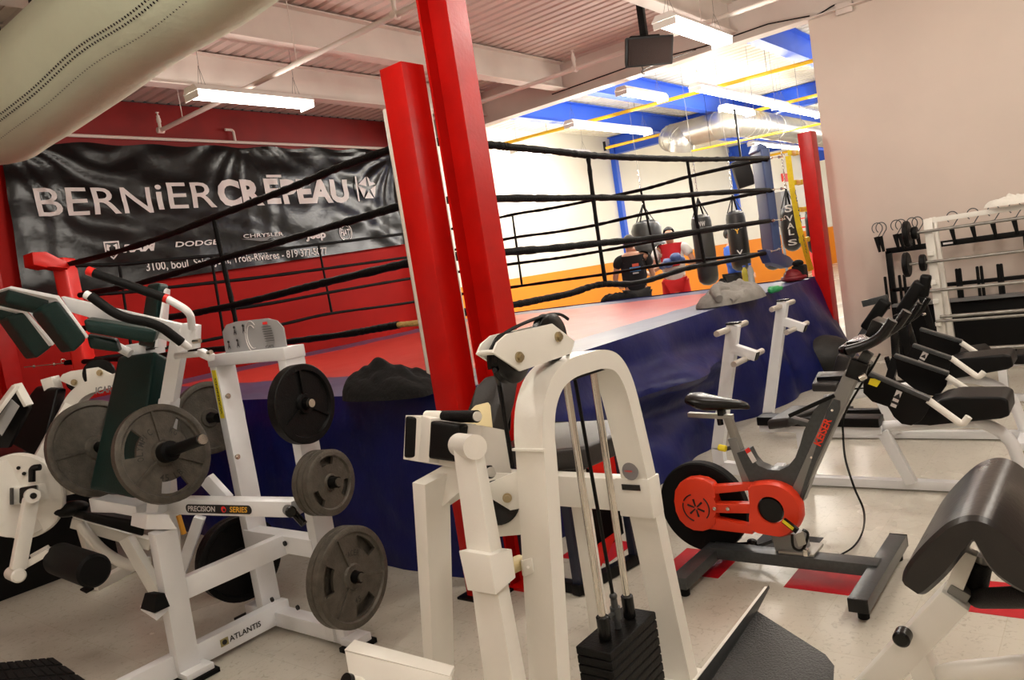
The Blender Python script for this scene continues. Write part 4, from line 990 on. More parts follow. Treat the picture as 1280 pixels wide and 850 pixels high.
def bumper_plate(t, c, ax, R=.225, th=.032, m=IRON, holes=3, phase=.0, name='weight_plate', rim=.026, text=None, ribs=True, hole_r=.028):
    """cast plate: raised rim and hub, real grip openings, ribs"""
    ax = Vector(ax).normalized(); c = Vector(c); a = Z; sd = a.cross(ax).normalized(); u = ax.cross(sd).normalized()
    rr = [hole_r, R*.20, R*.24, R*.27, R*.56, R*.66, R*.80, R-rim-.006, R-rim, R-.004, R]; hh = [1, 1, 1, .45, .45, .45, .45, .45, 1, 1, .85]
    n = 48; b = MB(); half = PI/3*.42
    def present(i, j):
        if not holes or rr[j] < R*.55 or rr[j+1] > R*.81: return True
        th_ = 2*PI*(i+.5)/n
        for k in range(holes):
            q = (th_-phase-2*PI*k/holes+PI) % (2*PI)-PI
            if abs(q) < (half if rr[j] > R*.6 else half*.8): return False
        return True
    def P(i, j, s):
        t_ = 2*PI*i/n; return c+(sd*math.cos(t_)+u*math.sin(t_))*rr[j]+ax*(s*th/2*hh[j])
    V = {}
    def v(i, j, s):
        k = (i % n, j, s)
        if k not in V: V[k] = b.bm.verts.new(P(i % n, j, s))
        return V[k]
    J = len(rr)-1
    for i in range(n):
        for j in range(J):
            if not present(i, j): continue
            b.bm.faces.new([v(i, j, 1), v(i, j+1, 1), v(i+1, j+1, 1), v(i+1, j, 1)]); b.bm.faces.new([v(i, j, -1), v(i+1, j, -1), v(i+1, j+1, -1), v(i, j+1, -1)])
            for (i2, j2, A, B) in ((i-1, j, (i, j), (i, j+1)), (i+1, j, (i+1, j+1), (i+1, j)), (i, j-1, (i+1, j), (i, j)), (i, j+1, (i, j+1), (i+1, j+1))):
                out = j2 < 0 or j2 >= J or not present(i2 % n, j2)
                if out:
                    try: b.bm.faces.new([v(*A, 1), v(*A, -1), v(*B, -1), v(*B, 1)])
                    except ValueError: pass
    o = b.build(name, m, t)
    if ribs:
        b = MB()
        for k in range(3):
            an = phase+PI/3+2*PI*k/3; dr = sd*math.cos(an)+u*math.sin(an)
            b.bar(c+dr*R*.25+ax*th*.28, c+dr*(R-rim)+ax*th*.28, .010, th*.3, up=ax, b=0)
        b.build('plate_rib', m, o)
    if text:
        mb = MB()
        for s, mid, rad, hgt in text:
            adv = .78*hgt/rad; tot = adv*(len(s)-1)
            for i, ch in enumerate(s):
                if ch == ' ': continue
                an = mid + (tot/2-adv*i if mid < PI else -tot/2+adv*i)
                dr = sd*math.cos(an)+u*math.sin(an); tg = (sd*math.sin(an)-u*math.cos(an)) if mid < PI else (-sd*math.sin(an)+u*math.cos(an)); uu = dr if mid < PI else -dr
                text_mb(mb, ch, c+dr*(rad-(hgt/2 if mid < PI else -hgt/2))+ax*(th*.5*.47+.0012)-tg*hgt*.3, tg, uu, width=hgt*(.6 if ch != 'I' else .12), height=hgt, bold=.01)
        mb.build('raised_lettering', mat('worn_lettering', (.018, .016, .013), .6), o, smooth=False)
    return o
# ------------------------------------------------------------------ front machine with the white arch
t = thing('weight_stack_machine', 'white weight stack machine with a tall rounded arch and two guide rods in front', 'exercise machine', (1.9, 1.4, 0))
ya, yb_ = 1.275, .10
arch = curve_pts([(1.47, ya, 0), (1.55, ya, .5), (1.628, ya, 1.00), (1.640, ya, 1.10), (1.672, ya, 1.19), (1.735, ya, 1.255), (1.82, ya, 1.283), (1.92, ya, 1.285), (2.02, ya, 1.278), (2.10, ya, 1.245), (2.155, ya, 1.17), (2.185, ya, 1.05), (2.225, ya, .78), (2.27, ya, .40), (2.32, ya, 0)], 4)
part(t, 'arch_frame', WHITE, lambda b: ribbon(b, arch, -.058, (0, yb_, 0)))
part(t, 'base_rail', WHITE, bar((1.30, 1.325, .035), (2.36, 1.325, .035), .10, .05), bar((2.30, 1.22, .03), (2.30, 1.62, .03), .08, .05))
# weld collars
part(t, 'weld_seam', WHITE, bar((1.633, 1.325, 1.062), (1.634, 1.325, 1.070), .108, .016, up=X, b=.002))
# pulley housing
hx = [(616.5, 441), (622, 428), (634, 417.5), (690.5, 404.5), (718.5, 426), (714, 442), (650.5, 464)]
for yy in (1.297, 1.352):
    P = [U(a, c, y=1.297) for a, c in hx]; dv = Vector((0, yy-1.297, 0))
    part(t, 'pulley_plate', WHITE, lambda b: b.prism([p+dv for p in P], Y*.007, b=.001))
pA, pB = U(697, 421, y=1.297), U(648, 446.5, y=1.297)
for p in (pA, pB):
    q = part(t, 'pulley_wheel', BLKP, lambda b: b.lathe([(.010, .02), (.012, .066), (.016, .071), (.024, .062), (.034, .062), (.042, .071), (.046, .066), (.048, .02)], p, Y, 36))
    part(t, 'bolt', BRASSY, lambda b: bolt(b, p, -Y, .010, .014), cyl(p, p+Y*.075, .006))
part(t, 'spacer', WHITE, cyl(U(619, 440, y=1.30), U(619, 440, y=1.30)+Y*.055, .007))
cab = curve_pts([U(a, c, y=1.33) for a, c in ((612, 462), (612, 440), (628, 419), (655, 404), (684, 394), (700, 393), (710, 399))], 6)
part(t, 'cable', CABLE, tub(cab, .005, n=8), tub([pB+Vector((-.071, .03, -.02)), D(624, 480, 2.28), D(641, 585, 2.25)], .007, n=8), tub([pA+Vector((.072, .03, -.03)), (1.915, 1.33, 1.2), (1.945, 1.33, .44)], .006, n=8))
part(t, 'rod_mount', BLKM, bar((1.76, 1.33, 1.222), (2.12, 1.33, 1.215), .07, .01))
for xx in (1.868, 2.02):
    part(t, 'guide_rod', CHROME, cyl((xx, 1.33, .06), (xx, 1.33, 1.22), .0115, n=20))
    part(t, 'rod_bushing', BLKP, cyl((xx, 1.33, .40), (xx, 1.33, .475), .020, n=24, b=.003))
for k in range(12):
    z = .385-.029*k
    m_ = part(t, 'stack_plate', IRONB, box((1.943, 1.335, z), (.29, .125, .0265), b=.003, seg=1))
part(t, 'selector_stem', GREYM, cyl((1.944, 1.33, .40), (1.944, 1.33, .50), .011, n=16), cyl((1.944, 1.33, .43), (1.944, 1.33, .47), .017, n=16), lambda b: b.ball((1.944, 1.33, .505), .013), bar((1.90, 1.33, .455), (1.944, 1.33, .455), .014, .012))
# side rail with seat
part(t, 'cross_rail', WHITE, bar((2.20, 1.28, .755), (2.20, 2.05, .755), .06, .115, b=.006))
part(t, 'rail_collar', WHITE, bar((2.196, 1.27, .752), (2.196, 1.40, .752), .075, .135, b=.006))
BAD = mat('badge_silver', (.25, .24, .25), .4, metal=.3)
part(t, 'round_badge', BAD, lambda b: b.cyl(U(788, 589, x=2.156), U(788, 589, x=2.156)-X*.003, .030, 32))
part(t, 'badge_print', LETR, lambda b: text_mb(b, 'ICARIAN', U(781, 590, x=2.151), -Y, Z, width=.028, height=.006, bold=.03), smooth=False)
q = U(788, 605, x=2.156); part(t, 'name_plate', LETK, box(q-Z*.012, (.003, .070, .020), b=.001))
q = Vector((0, 0, 0))
SEATG = mat('seat_vinyl', (.022, .020, .019), .34, bump=.1, bscale=180)
part(t, 'seat', SEATG, lambda b: b.prism([(2.30, 1.60, .80), (2.24, 1.72, .80), (2.28, 1.98, .80), (2.66, 2.10, .80), (2.74, 1.72, .80), (2.60, 1.56, .80)], Z*.085, b=.018, seg=3))
part(t, 'seat_rail', BLKM, bar((2.25, 1.80, .76), (2.75, 1.80, .76), .08, .06))
part(t, 'seat_post', WHITE, bar((2.5, 1.80, 0), (2.5, 1.80, .74), .06, .06))
bp = [D(583, 540, 2.95), D(584, 512, 2.95), D(593, 484, 2.98), D(605, 471, 3.0), D(619, 469, 3.0), D(629, 474, 3.0), D(622, 505, 2.95), D(612, 545, 2.92)]
part(t, 'back_pad', SEATG, lambda b: b.prism(bp, (FW*.02+Vector((.06, -.035, -.01))), b=.012, seg=3))
part(t, 'back_pad_side', BLKV, lambda b: b.prism([D(622, 478, 3.06), D(634, 472, 3.04), D(641, 480, 3.02), D(638, 540, 3.0), D(618, 540, 3.04)], FW*.04, b=.01))
part(t, 'back_shell', CREAM, lambda b: b.prism([D(566, 536, 2.62), D(594, 507, 2.66), D(610, 503, 2.66), D(613, 507, 2.66), D(616, 536, 2.6)], FW*.01, b=.003))
# roller arm assembly on the left
F_ = [D(503, 573, 2.62), D(604, 586, 2.42), D(607, 535, 2.42), D(507, 519, 2.62)]
part(t, 'pad_bracket', WHITE, lambda b: b.hexa([D(504, 574, 2.60), D(600, 590, 2.38), D(640, 592, 2.28), D(520, 573, 2.70)]+[D(507, 519, 2.60), D(602, 532, 2.38), D(634, 538, 2.26), D(527, 519, 2.70)], .006))
part(t, 'side_pad', BLKV, lambda b: b.hexa([D(505, 572, 2.58), D(522, 573, 2.56), D(523, 574, 2.66), D(507, 572, 2.68), D(507, 520, 2.58), D(526, 521, 2.56), D(527, 521, 2.66), D(508, 520, 2.68)], .012, 4))
part(t, 'side_pad', BLKV, lambda b: b.hexa([D(535, 573, 2.46), D(570, 578, 2.38), D(578, 576, 2.46), D(540, 572, 2.54), D(538, 526, 2.46), D(574, 531, 2.38), D(600, 530, 2.46), D(542, 524, 2.54)], .014, 4))
part(t, 'pad_frame', WHITE, lambda b: b.hexa([D(522, 577, 2.56), D(536, 579, 2.46), D(560, 582, 2.52), D(530, 577, 2.62), D(526, 519, 2.56), D(538, 523, 2.46), D(560, 522, 2.52), D(532, 518, 2.62)], .008))
part(t, 'handle', FOAM, cyl(D(553, 520.5, 2.52), D(596, 520.5, 2.38), .0195, n=24))
part(t, 'handle_stub', WHITE, cyl(D(534, 520, 2.58), D(555, 520.5, 2.51), .0185, n=24), cyl(D(595, 520.5, 2.382), D(597.5, 520.5, 2.374), .0155, n=24))
part(t, 'handle', FOAM, cyl(D(602, 590, 2.38), D(613, 590, 2.33), .0195, n=24))
part(t, 'handle_stub', WHITE, cyl(D(612, 590, 2.335), D(615, 590, 2.325), .0155, n=24))
part(t, 'hinge_barrel', WHITE, cyl(D(574, 556, 2.22), D(594, 559, 2.08), .034, n=28))
part(t, 'swing_arm', WHITE, lambda b: b.hexa([D(606, 860, 2.02), D(643, 862, 1.96), D(660, 858, 2.04), D(626, 856, 2.10), D(566, 560, 2.16), D(592, 562, 2.08), D(604, 558, 2.14), D(578, 556, 2.22)], .005))
part(t, 'adjust_sleeve', WHITE, lambda b: b.hexa([D(584, 738, 2.04), D(620, 744, 1.975), D(645, 722, 2.06), D(612, 728, 2.14), D(573, 688, 2.06), D(612, 694, 1.995), D(640, 686, 2.08), D(600, 682, 2.16)], .004))
part(t, 'damper', CREAM, cyl(D(630, 712, 2.14), D(650, 703, 2.22), .022, n=20))
part(t, 'damper_lug', WHITE, hexa([D(655, 721, 2.14), D(667, 716, 2.12), D(668, 716, 2.2), D(653, 720, 2.2), D(651, 701, 2.14), D(665, 697, 2.12), D(668, 698, 2.2), D(650, 700, 2.2)], .003), cyl(D(660, 709, 2.13), D(660, 709, 2.11), .004))
gp = [D(612, 604, 2.2), D(655, 585, 2.17), D(659, 634, 2.17), D(638, 638, 2.18), D(612, 622, 2.2)]
part(t, 'pivot_gusset', WHITE, lambda b: b.prism(gp, FW*.01, b=.001)); part(t, 'bolt', BRASSY, lambda b: bolt(b, D(634, 622, 2.17), -FW, .009, .015))
part(t, 'lower_pulley', BLKP, lambda b: b.cyl(D(622, 628, 2.26), D(622, 628, 2.32), .066, 32, b=.006))
part(t, 'under_brace', WHITE, lambda b: b.hexa([D(612, 672, 2.28), D(655, 668, 2.26), D(660, 668, 2.34), D(620, 668, 2.36), D(612, 640, 2.28), D(655, 636, 2.26), D(660, 636, 2.34), D(620, 640, 2.36)], .004), lambda b: b.hexa([D(545, 640, 2.5), D(606, 588, 2.4), D(612, 600, 2.46), D(550, 640, 2.6), D(516, 603, 2.56), D(560, 578, 2.5), D(600, 574, 2.56), D(540, 590, 2.66)], .004))
lf = U(533, 862, d=2.62); q0 = U(516, 602, d=2.50)
part(t, 'side_post', WHITE, lambda b: b.hexa([D(532, 868, 2.58), D(543, 870, 2.52), D(569, 868, 2.58), D(556, 866, 2.64), D(515, 603, 2.50), D(531, 606, 2.44), D(562, 590, 2.50), D(545, 588, 2.56)], .004))
part(t, 'foot_angle', WHITE, lambda b: b.hexa([D(431, 815, 2.12), D(563, 851, 1.92), D(569, 838, 1.98), D(444, 801, 2.18), D(430, 812, 2.115), D(562, 845, 1.915), D(568, 832, 1.975), D(443, 799, 2.175)], .003),
     lambda b: b.hexa([D(440, 866, 2.05), D(572, 905, 1.86), D(574, 905, 1.88), D(442, 866, 2.07), D(431, 814, 2.115), D(562, 846, 1.915), D(565, 846, 1.93), D(433, 814, 2.13)], .002))
part(t, 'footrest_tube', WHITE, cyl(D(436, 852, 2.02), D(478, 862, 2.1), .018, n=20)); part(t, 'tube_cap', BLKP, cyl(D(432, 851, 2.01), D(437, 852, 2.02), .020, n=20))
# ------------------------------------------------------------------ grey foot platform at the bottom right of the arch
t = thing('foot_platform', 'dark grey textured foot plate with a pale edge beside the white arch', 'foot plate', U(960, 850, z=0))
FP = mat('textured_grey_plate', (.055, .056, .056), .5, bump=.5, bscale=180)
part(t, 'tread', FP, lambda b: b.prism([D(944, 762, 2.28), D(1032, 818, 2.02), D(1043, 832, 1.97), D(1042, 850, 1.94), D(1020, 905, 1.84), D(868, 905, 1.96), D(880, 846, 2.08)], FW*.006+Z*-.006, b=.001))
part(t, 'edge_strip', WHITE, lambda b: b.hexa([D(956, 733, 2.30), D(961, 733, 2.30), D(945, 765, 2.285), D(940, 762, 2.285), D(864, 852, 2.02), D(868, 853, 2.02), D(884, 850, 2.06), D(880, 846, 2.06)], 0))
part(t, 'edge_face', GREYM, lambda b: b.hexa([D(961, 731, 2.30), D(962, 735, 2.30), D(945, 768, 2.285), D(945, 760, 2.285), D(870, 852, 2.02), D(872, 858, 2.02), D(886, 856, 2.06), D(886, 846, 2.06)], 0))
part(t, 'support_leg', WHITE, bar(D(930, 880, 2.0), Vector((*D(930, 880, 2.0).xy, 0)), .05, .05), bar(D(1000, 880, 1.9), Vector((*D(1000, 880, 1.9).xy, 0)), .05, .05))
# ------------------------------------------------------------------ dark steps with a red panel behind the arch
t = thing('ring_steps', 'dark framed ring steps with a red side panel seen through the white arch', 'steps', (2.95, 2.2, 0))
part(t, 'leg', NAVYM, bar((2.86, 2.14, 0), (2.86, 2.14, .72), .045, .045)); part(t, 'leg', NAVYM, bar((3.25, 2.06, .0), (3.25, 2.06, .6), .04, .04))
part(t, 'leg', NAVYM, bar((2.86, 2.44, 0), (2.86, 2.44, .72), .045, .045))
part(t, 'base_bar', BLKM, bar((2.82, 2.14, .03), (3.36, 2.03, .03), .05, .05), bar((2.86, 2.10, .03), (2.86, 2.46, .03), .05, .05))
part(t, 'side_panel', BLKM, lambda b: b.prism([(2.88, 2.17, .06), (3.25, 2.10, .16), (3.25, 2.10, .62), (2.88, 2.17, .72)], (.005, .02, 0)))
part(t, 'red_panel', REDV, lambda b: b.prism([(2.91, 2.145, .69), (3.24, 2.075, .62), (3.24, 2.075, .38)], (.003, .012, 0)), lambda b: b.prism([(2.90, 2.13, .10), (3.02, 2.12, .06), (3.18, 2.08, .2), (3.04, 2.11, .18)], (.003, .012, 0)))
part(t, 'tread', BLKR, box((3.05, 2.27, .73), (.42, .34, .03), b=.004))
# ------------------------------------------------------------------ plate loaded machine on the left (green pads)
t = thing('plate_loaded_machine', 'white plate-loaded squat machine with dark green pads and grey iron plates', 'exercise machine', (1.9, 3.2, 0))
part(t, 'base_beam', WHITE2, bar((.95, 3.42, .075), (2.10, 3.42, .075), .06, .10, b=.005))
# end frame
XF = 2.05
part(t, 'frame_upright', WHITE2, bar((XF, 3.49, .03), (XF, 3.50, 1.345), .105, .06, up=Y, b=.005)); part(t, 'frame_upright', WHITE2, bar((XF, 2.95, .03), (XF, 2.93, 1.345), .105, .06, up=Y, b=.005))
part(t, 'frame_top', WHITE2, bar((XF, 3.535, 1.365), (XF, 2.895, 1.365), .11, .055, b=.004))
part(t, 'frame_foot', WHITE2, bar((XF, 3.66, .055), (XF, 2.86, .055), .075, .075, b=.005)); 
for y in (3.68, 2.82): part(t, 'rubber_foot', BLKR, box((XF, y, .012), (.14, .10, .022), b=.003))
part(t, 'foot_end', WHITE2, box((XF, 2.83, .04), (.10, .10, .035), b=.004))
part(t, 'cross_bar', WHITE2, bar((XF-.02, 3.50, .47), (XF-.02, 2.95, .47), .08, .085, b=.005))
part(t, 'diagonal_bar', WHITE2, bar((1.55, 3.38, .40), (2.01, 3.18, .47), .055, .095, b=.005))
for p in (U(357, 679, x=1.985), U(373, 759, x=1.985), U(341, 749, x=1.985)): part(t, 'bolt_cap', BLKP, cyl(p, p-X*.008, .012))
for p in (U(286, 495, y=3.44), U(298, 571, y=3.44)): part(t, 'bolt', CHROME, lambda b: bolt(b, p+Y*.01, -Y, .009, .012))
part(t, 'warning_sticker', YELT, lambda b: b.box((XF-.055, 3.495, 1.20), (.002, .035, .24)))
part(t, 'warning_print', LETK, lambda b: text_mb(b, 'WARNING', (XF-.0575, 3.485, 1.10), Z, Y, width=.18, height=.012, bold=.02), smooth=False)
PLC = mat('placard_grey', (.36, .36, .36), .45)
pl = [U(a, c, x=2.05) for a, c in ((283, 447), (278, 415), (283, 406), (295, 402), (334, 398), (346, 401), (354, 410), (358, 434))]
part(t, 'instruction_placard', PLC, lambda b: b.prism(pl, X*.006))
b = MB()
for k, (a, c) in enumerate(((294, 418), (305, 416), (287, 436), (298, 434))):
    q = U(a, c, x=2.044); text_mb(b, 'A', q+Y*.012, -Y, Z, width=.024, height=.028, bold=.03); b.ball(q+Z*.034, .004, .007, .007, seg=8, rings=6)
for k in range(7):
    q = U(327+k*.8, 409+k*2.9, x=2.044); b.bar(q, q-Y*.07, .002, .003, up=X, b=0)
q = U(332, 435, x=2.044); text_mb(b, 'ATLANTIS', q, -Y, Z, width=.065, height=.012, bold=.02); b.build('placard_print', LETK, t, smooth=False)
part(t, 'placard_logo', LETR, lambda b: b.box(U(331, 404, x=2.044), (.002, .034, .012)))
b = MB(); q = U(315, 421, x=2.045)
for r0 in (.055, .075):
    pts = [q+Vector((0, -math.cos(a)*r0*.7, math.sin(a)*r0)) for a in [k*PI/12+PI*.25 for k in range(17)]]
    for A, B in zip(pts, pts[1:]): b.bar(A, B, .002, .004, up=X, b=0)
b.build('placard_print', LETW, t)
# near post
U1t = D(203, 662, 3.33)
part(t, 'near_post', WHITE2, bar((1.545, 3.40, .03), (U1t.x, U1t.y, U1t.z), .10, .065, up=Y, b=.005))
part(t, 'rubber_foot', BLKR, box((1.56, 3.36, .012), (.16, .14, .022), b=.003)); part(t, 'foot_end', WHITE2, box((1.56, 3.36, .035), (.13, .11, .03), b=.004))
part(t, 'post_cap', WHITE2, hexa([D(163, 657, 3.38), D(182, 662, 3.3), D(222, 662, 3.3), D(205, 655, 3.4), D(165, 641, 3.38), D(184, 643, 3.3), D(210, 643, 3.3), D(196, 640, 3.4)], .003))
part(t, 'stop_bracket', WHITE2, hexa([D(176, 763, 3.34), D(196, 776, 3.28), D(212, 762, 3.34), D(200, 752, 3.40), D(175, 757, 3.34), D(194, 768, 3.28), D(210, 756, 3.34), D(200, 748, 3.40)], .002))
part(t, 'rubber_stop', BLKR, lambda b: b.hexa([D(175, 761, 3.33), D(193, 767, 3.27), D(213, 758, 3.32), D(196, 752, 3.40), D(181, 741, 3.33), D(195, 743, 3.28), D(206, 741, 3.32), D(193, 739, 3.38)], .004))
part(t, 'series_beam', WHITE2, bar(D(120, 629, 3.80), D(372, 634, 3.28), .07, .070, b=.005))
part(t, 'beam_knob', BLKP, lambda b: b.cyl(D(360, 637, 3.27), D(364, 640, 3.20), .024, 20, b=.005), cyl(D(368, 642, 3.26), D(380, 655, 3.24), .016, n=14))
# oval series badge: dark field with letters
def onb(px): return D(px, 632+(px-232)*.045, 3.52-(px-232)*.0021)
rB = (onb(315)-onb(232)).normalized(); nB = -(rB.cross(Z)).normalized(); nB = nB if nB.dot(EYE-onb(270)) > 0 else -nB; uB = nB.cross(rB).normalized() if nB.cross(rB).z > 0 else rB.cross(nB).normalized()
base0 = (D(232, 636.5, 3.50)+nB*.0); wB = (onb(315)-onb(232)).length
pln = D(120, 629, 3.80); dB = (D(372, 634, 3.28)-pln).normalized(); nb2 = dB.cross(Z).normalized(); nb2 = nb2 if nb2.dot(EYE-pln) > 0 else -nb2; ub = dB.cross(nb2).normalized(); ub = ub if ub.z > 0 else -ub
def on_beam(px, py):
    r = (D(px, py, 1)-EYE); pp = pln+nb2*.0365; return EYE+r*((pp-EYE).dot(nb2)/r.dot(nb2))
a_, c_ = on_beam(233, 635.5), on_beam(314, 636.5); Ln = (c_-a_).length
ov = [a_+dB*(Ln*.5+(s*(Ln*.5-.016)+.018*math.cos(th)))+ub*(.020*math.sin(th)) for s, ths in ((1, [-PI/2+k*PI/8 for k in range(9)]), (-1, [PI/2+k*PI/8 for k in range(9)])) for th in ths]
part(t, 'series_badge', LETK, lambda b: b.prism(ov, nb2*.002), smooth=False)
part(t, 'badge_lettering', LETW, lambda b: text_mb(b, 'PRECISION', a_+dB*.010-ub*.011+nb2*.003, dB, ub, width=Ln*.44, height=.024, bold=.02, shear=.2), smooth=False)
part(t, 'badge_lettering', LETY, lambda b: text_mb(b, 'SERIES', a_+dB*(Ln*.68)-ub*.011+nb2*.003, dB, ub, width=Ln*.27, height=.024, bold=.02, shear=.2), smooth=False)
part(t, 'badge_dot', LETR, lambda b: b.cyl(a_+dB*Ln*.59+nb2*.0022, a_+dB*Ln*.59+nb2*.0035, .014, 20)); part(t, 'badge_dot', LETK, lambda b: b.cyl(a_+dB*(Ln*.59+.004)-ub*.002+nb2*.0036, a_+dB*(Ln*.59+.004)-ub*.002+nb2*.0042, .007, 16))
# base lettering
g0 = U(276, 806, y=3.388); part(t, 'base_badge', mat('olive_badge', (.35, .30, .12), .5), lambda b: b.box(g0+X*.02+Z*.004, (.04, .002, .035)), smooth=False)
part(t, 'base_lettering', LETK, lambda b: text_mb(b, 'ATLANTIS', g0+X*.045-Z*.008-Y*.001, X, Z, width=.17, height=.026, bold=.02), lambda b: b.cyl(g0+X*.02-Y*.001+Z*.004, g0+X*.02-Y*.003+Z*.004, .012, 16), smooth=False)
# lever arms, carriage upright
part(t, 'carriage_upright', WHITE2, bar(D(226, 418, 3.40), D(212, 500, 3.42), .075, .06, b=.005), bar(D(212, 498, 3.42), D(196, 640, 3.50), .075, .06, b=.005))
part(t, 'carriage_brace', WHITE2, bar(D(258, 598, 3.62), D(284, 626, 3.62), .05, .06), bar(D(250, 646, 3.75), D(226, 716, 3.75), .06, .05))
part(t, 'seat_bracket', WHITE2, bar(D(127, 627, 3.62), D(180, 636, 3.50), .08, .05))
part(t, 'orange_strut', mat('amber_strut', (.65, .30, .02), .5), bar(D(223, 644, 3.7), D(230, 668, 3.7), .02, .02))
# green back pad
part(t, 'back_pad', GREEN, lambda b: b.hexa([D(110, 612, 3.56), D(168, 624, 3.40), D(186, 620, 3.50), D(130, 606, 3.66), D(147, 446, 3.62), D(194, 438, 3.44), D(212, 448, 3.54), D(166, 444, 3.74)], .022, 4))
part(t, 'head_pad', GREEN, lambda b: b.hexa([D(172, 432, 3.62), D(193, 436, 3.52), D(203, 434, 3.60), D(184, 430, 3.70), D(184, 356, 3.62), D(199, 353, 3.52), D(211, 356, 3.60), D(196, 352, 3.70)], .016, 4))
part(t, 'head_pad_plate', WHITE2, lambda b: b.hexa([D(193, 434, 3.50), D(197, 434, 3.50), D(208, 434, 3.64), D(204, 434, 3.64), D(205, 362, 3.51), D(208, 360, 3.51), D(213, 362, 3.66), D(209, 362, 3.66)], .001), bar(D(168, 436, 3.7), D(195, 436, 3.66), .12, .05))
part(t, 'plate_label', LETK, box(D(188, 436, 3.585), (.04, .02, .012), R=Matrix.Rotation(.5, 3, 'Z')))
# shoulder pads: two at the left end (angled yokes) and one long arm rest
def padp(name, A, B, C_, D_, th, m=GREEN, bv=.018): return part(t, name, m, lambda b: b.hexa([*A, *B], bv, 4))
def quadpad(name, px, d0, thv, m=GREEN, bv=.02):
    P = [D(a, c, d0+dd) for a, c, dd in px]; return part(t, name, m, lambda b: b.hexa(P+[p+Vector(thv) for p in P], bv, 4))
away = Vector((FW.x, FW.y, 0)).normalized()
quadpad('shoulder_pad', [(6, 378, 0), (62, 390, -.05), (62, 370, -.05), (10, 360, 0)], 3.30, Y*.14)
quadpad('shoulder_pad', [(51, 388, -.02), (93, 441, -.06), (111, 424, -.08), (72, 374, -.04)], 3.22, Y*.13)
quadpad('shoulder_pad', [(8, 396, 0), (46, 449, -.02), (69, 432, -.04), (34, 388, -.02)], 3.40, Y*.13)
quadpad('shoulder_pad', [(-14, 396, 0), (24, 402, -.03), (24, 386, -.03), (-10, 380, 0)], 3.45, Y*.12)
part(t, 'yoke_plate', WHITE2, lambda b: b.prism([D(9, 360, 3.29), D(14, 357.5, 3.29), D(74, 369.5, 3.2), D(111, 420, 3.14), D(109, 423, 3.14), D(71, 373, 3.2)], Y*.15, b=.002), lambda b: b.prism([D(-14, 378, 3.44), D(32, 387, 3.38), D(69, 429, 3.34), D(66, 432, 3.34), D(30, 391, 3.38), D(-14, 382, 3.44)], Y*.14, b=.002))
part(t, 'yoke_web', WHITE2, lambda b: b.prism([D(33, 387, 3.42), D(50, 388, 3.40), D(60, 404, 3.38), D(46, 402, 3.39)], away*.01))
part(t, 'lever_arm', WHITE2, lambda b: b.hexa([D(88, 390, 3.22), D(228, 432, 3.22), D(232, 430, 3.30), D(92, 388, 3.30), D(76, 371, 3.20), D(243, 409, 3.22), D(246, 408, 3.30), D(80, 370, 3.28)], .003))
part(t, 'lever_joint', WHITE2, lambda b: b.prism([D(228, 404, 3.2), D(245, 407, 3.2), D(244, 436, 3.2), D(222, 440, 3.2), D(218, 424, 3.2)], away*.06, b=.003))
part(t, 'arm_pad', GREEN, lambda b: b.hexa([D(108, 416, 3.06), D(191, 430, 3.06), D(197, 426, 3.2), D(114, 412, 3.2), D(103, 399, 3.06), D(197, 413, 3.06), D(201, 409, 3.2), D(112, 395, 3.2)], .02, 4))
part(t, 'arm_pad', GREEN, lambda b: b.hexa([D(112, 436, 3.16), D(150, 441, 3.14), D(154, 438, 3.26), D(114, 432, 3.28), D(108, 418, 3.16), D(146, 426, 3.14), D(148, 422, 3.26), D(110, 416, 3.28)], .018, 4))
part(t, 'arm_stub', WHITE2, cyl(D(148, 434, 3.42), D(163, 442, 3.42), .02))
part(t, 'handle_grip', FOAM, cyl(D(117, 341, 3.12), D(207, 373, 3.12), .0185, n=24)); part(t, 'red_end_cap', REDV, cyl(D(110, 338.5, 3.12), D(118, 341.3, 3.12), .019, n=24)); part(t, 'red_end_cap', REDV, cyl(D(206, 372.6, 3.12), D(210, 374, 3.12), .019, n=24))
part(t, 'handle_tube', WHITE2, tub(arc_bend([D(209, 373.5, 3.12), D(238, 390, 3.12), D(240, 410, 3.18)], .05), .0155, n=16))
part(t, 'handle_grip', FOAM, tub(arc_bend([D(113, 370, 2.95), D(149, 396, 2.97), D(197, 405, 3.0), D(227, 428, 3.06)], .05), .0185, n=20)); part(t, 'white_end_cap', WHITE2, cyl(D(107, 368, 2.95), D(115, 372, 2.95), .0165, n=24)); part(t, 'handle_tube', WHITE2, cyl(D(226, 427, 3.06), D(236, 434, 3.1), .015, n=16))
part(t, 'link_arm', WHITE2, cyl(D(220, 445, 3.3), D(252, 442, 3.2), .013, n=14), bar(D(250, 440, 3.2), D(265, 447, 3.16), .03, .03)); part(t, 'link_bolt', CHROME, lambda b: b.cyl(D(242, 427, 3.16), D(250, 426, 3.14), .010, 8), lambda b: b.cyl(D(260, 441, 3.16), D(264, 440, 3.14), .009, 8))
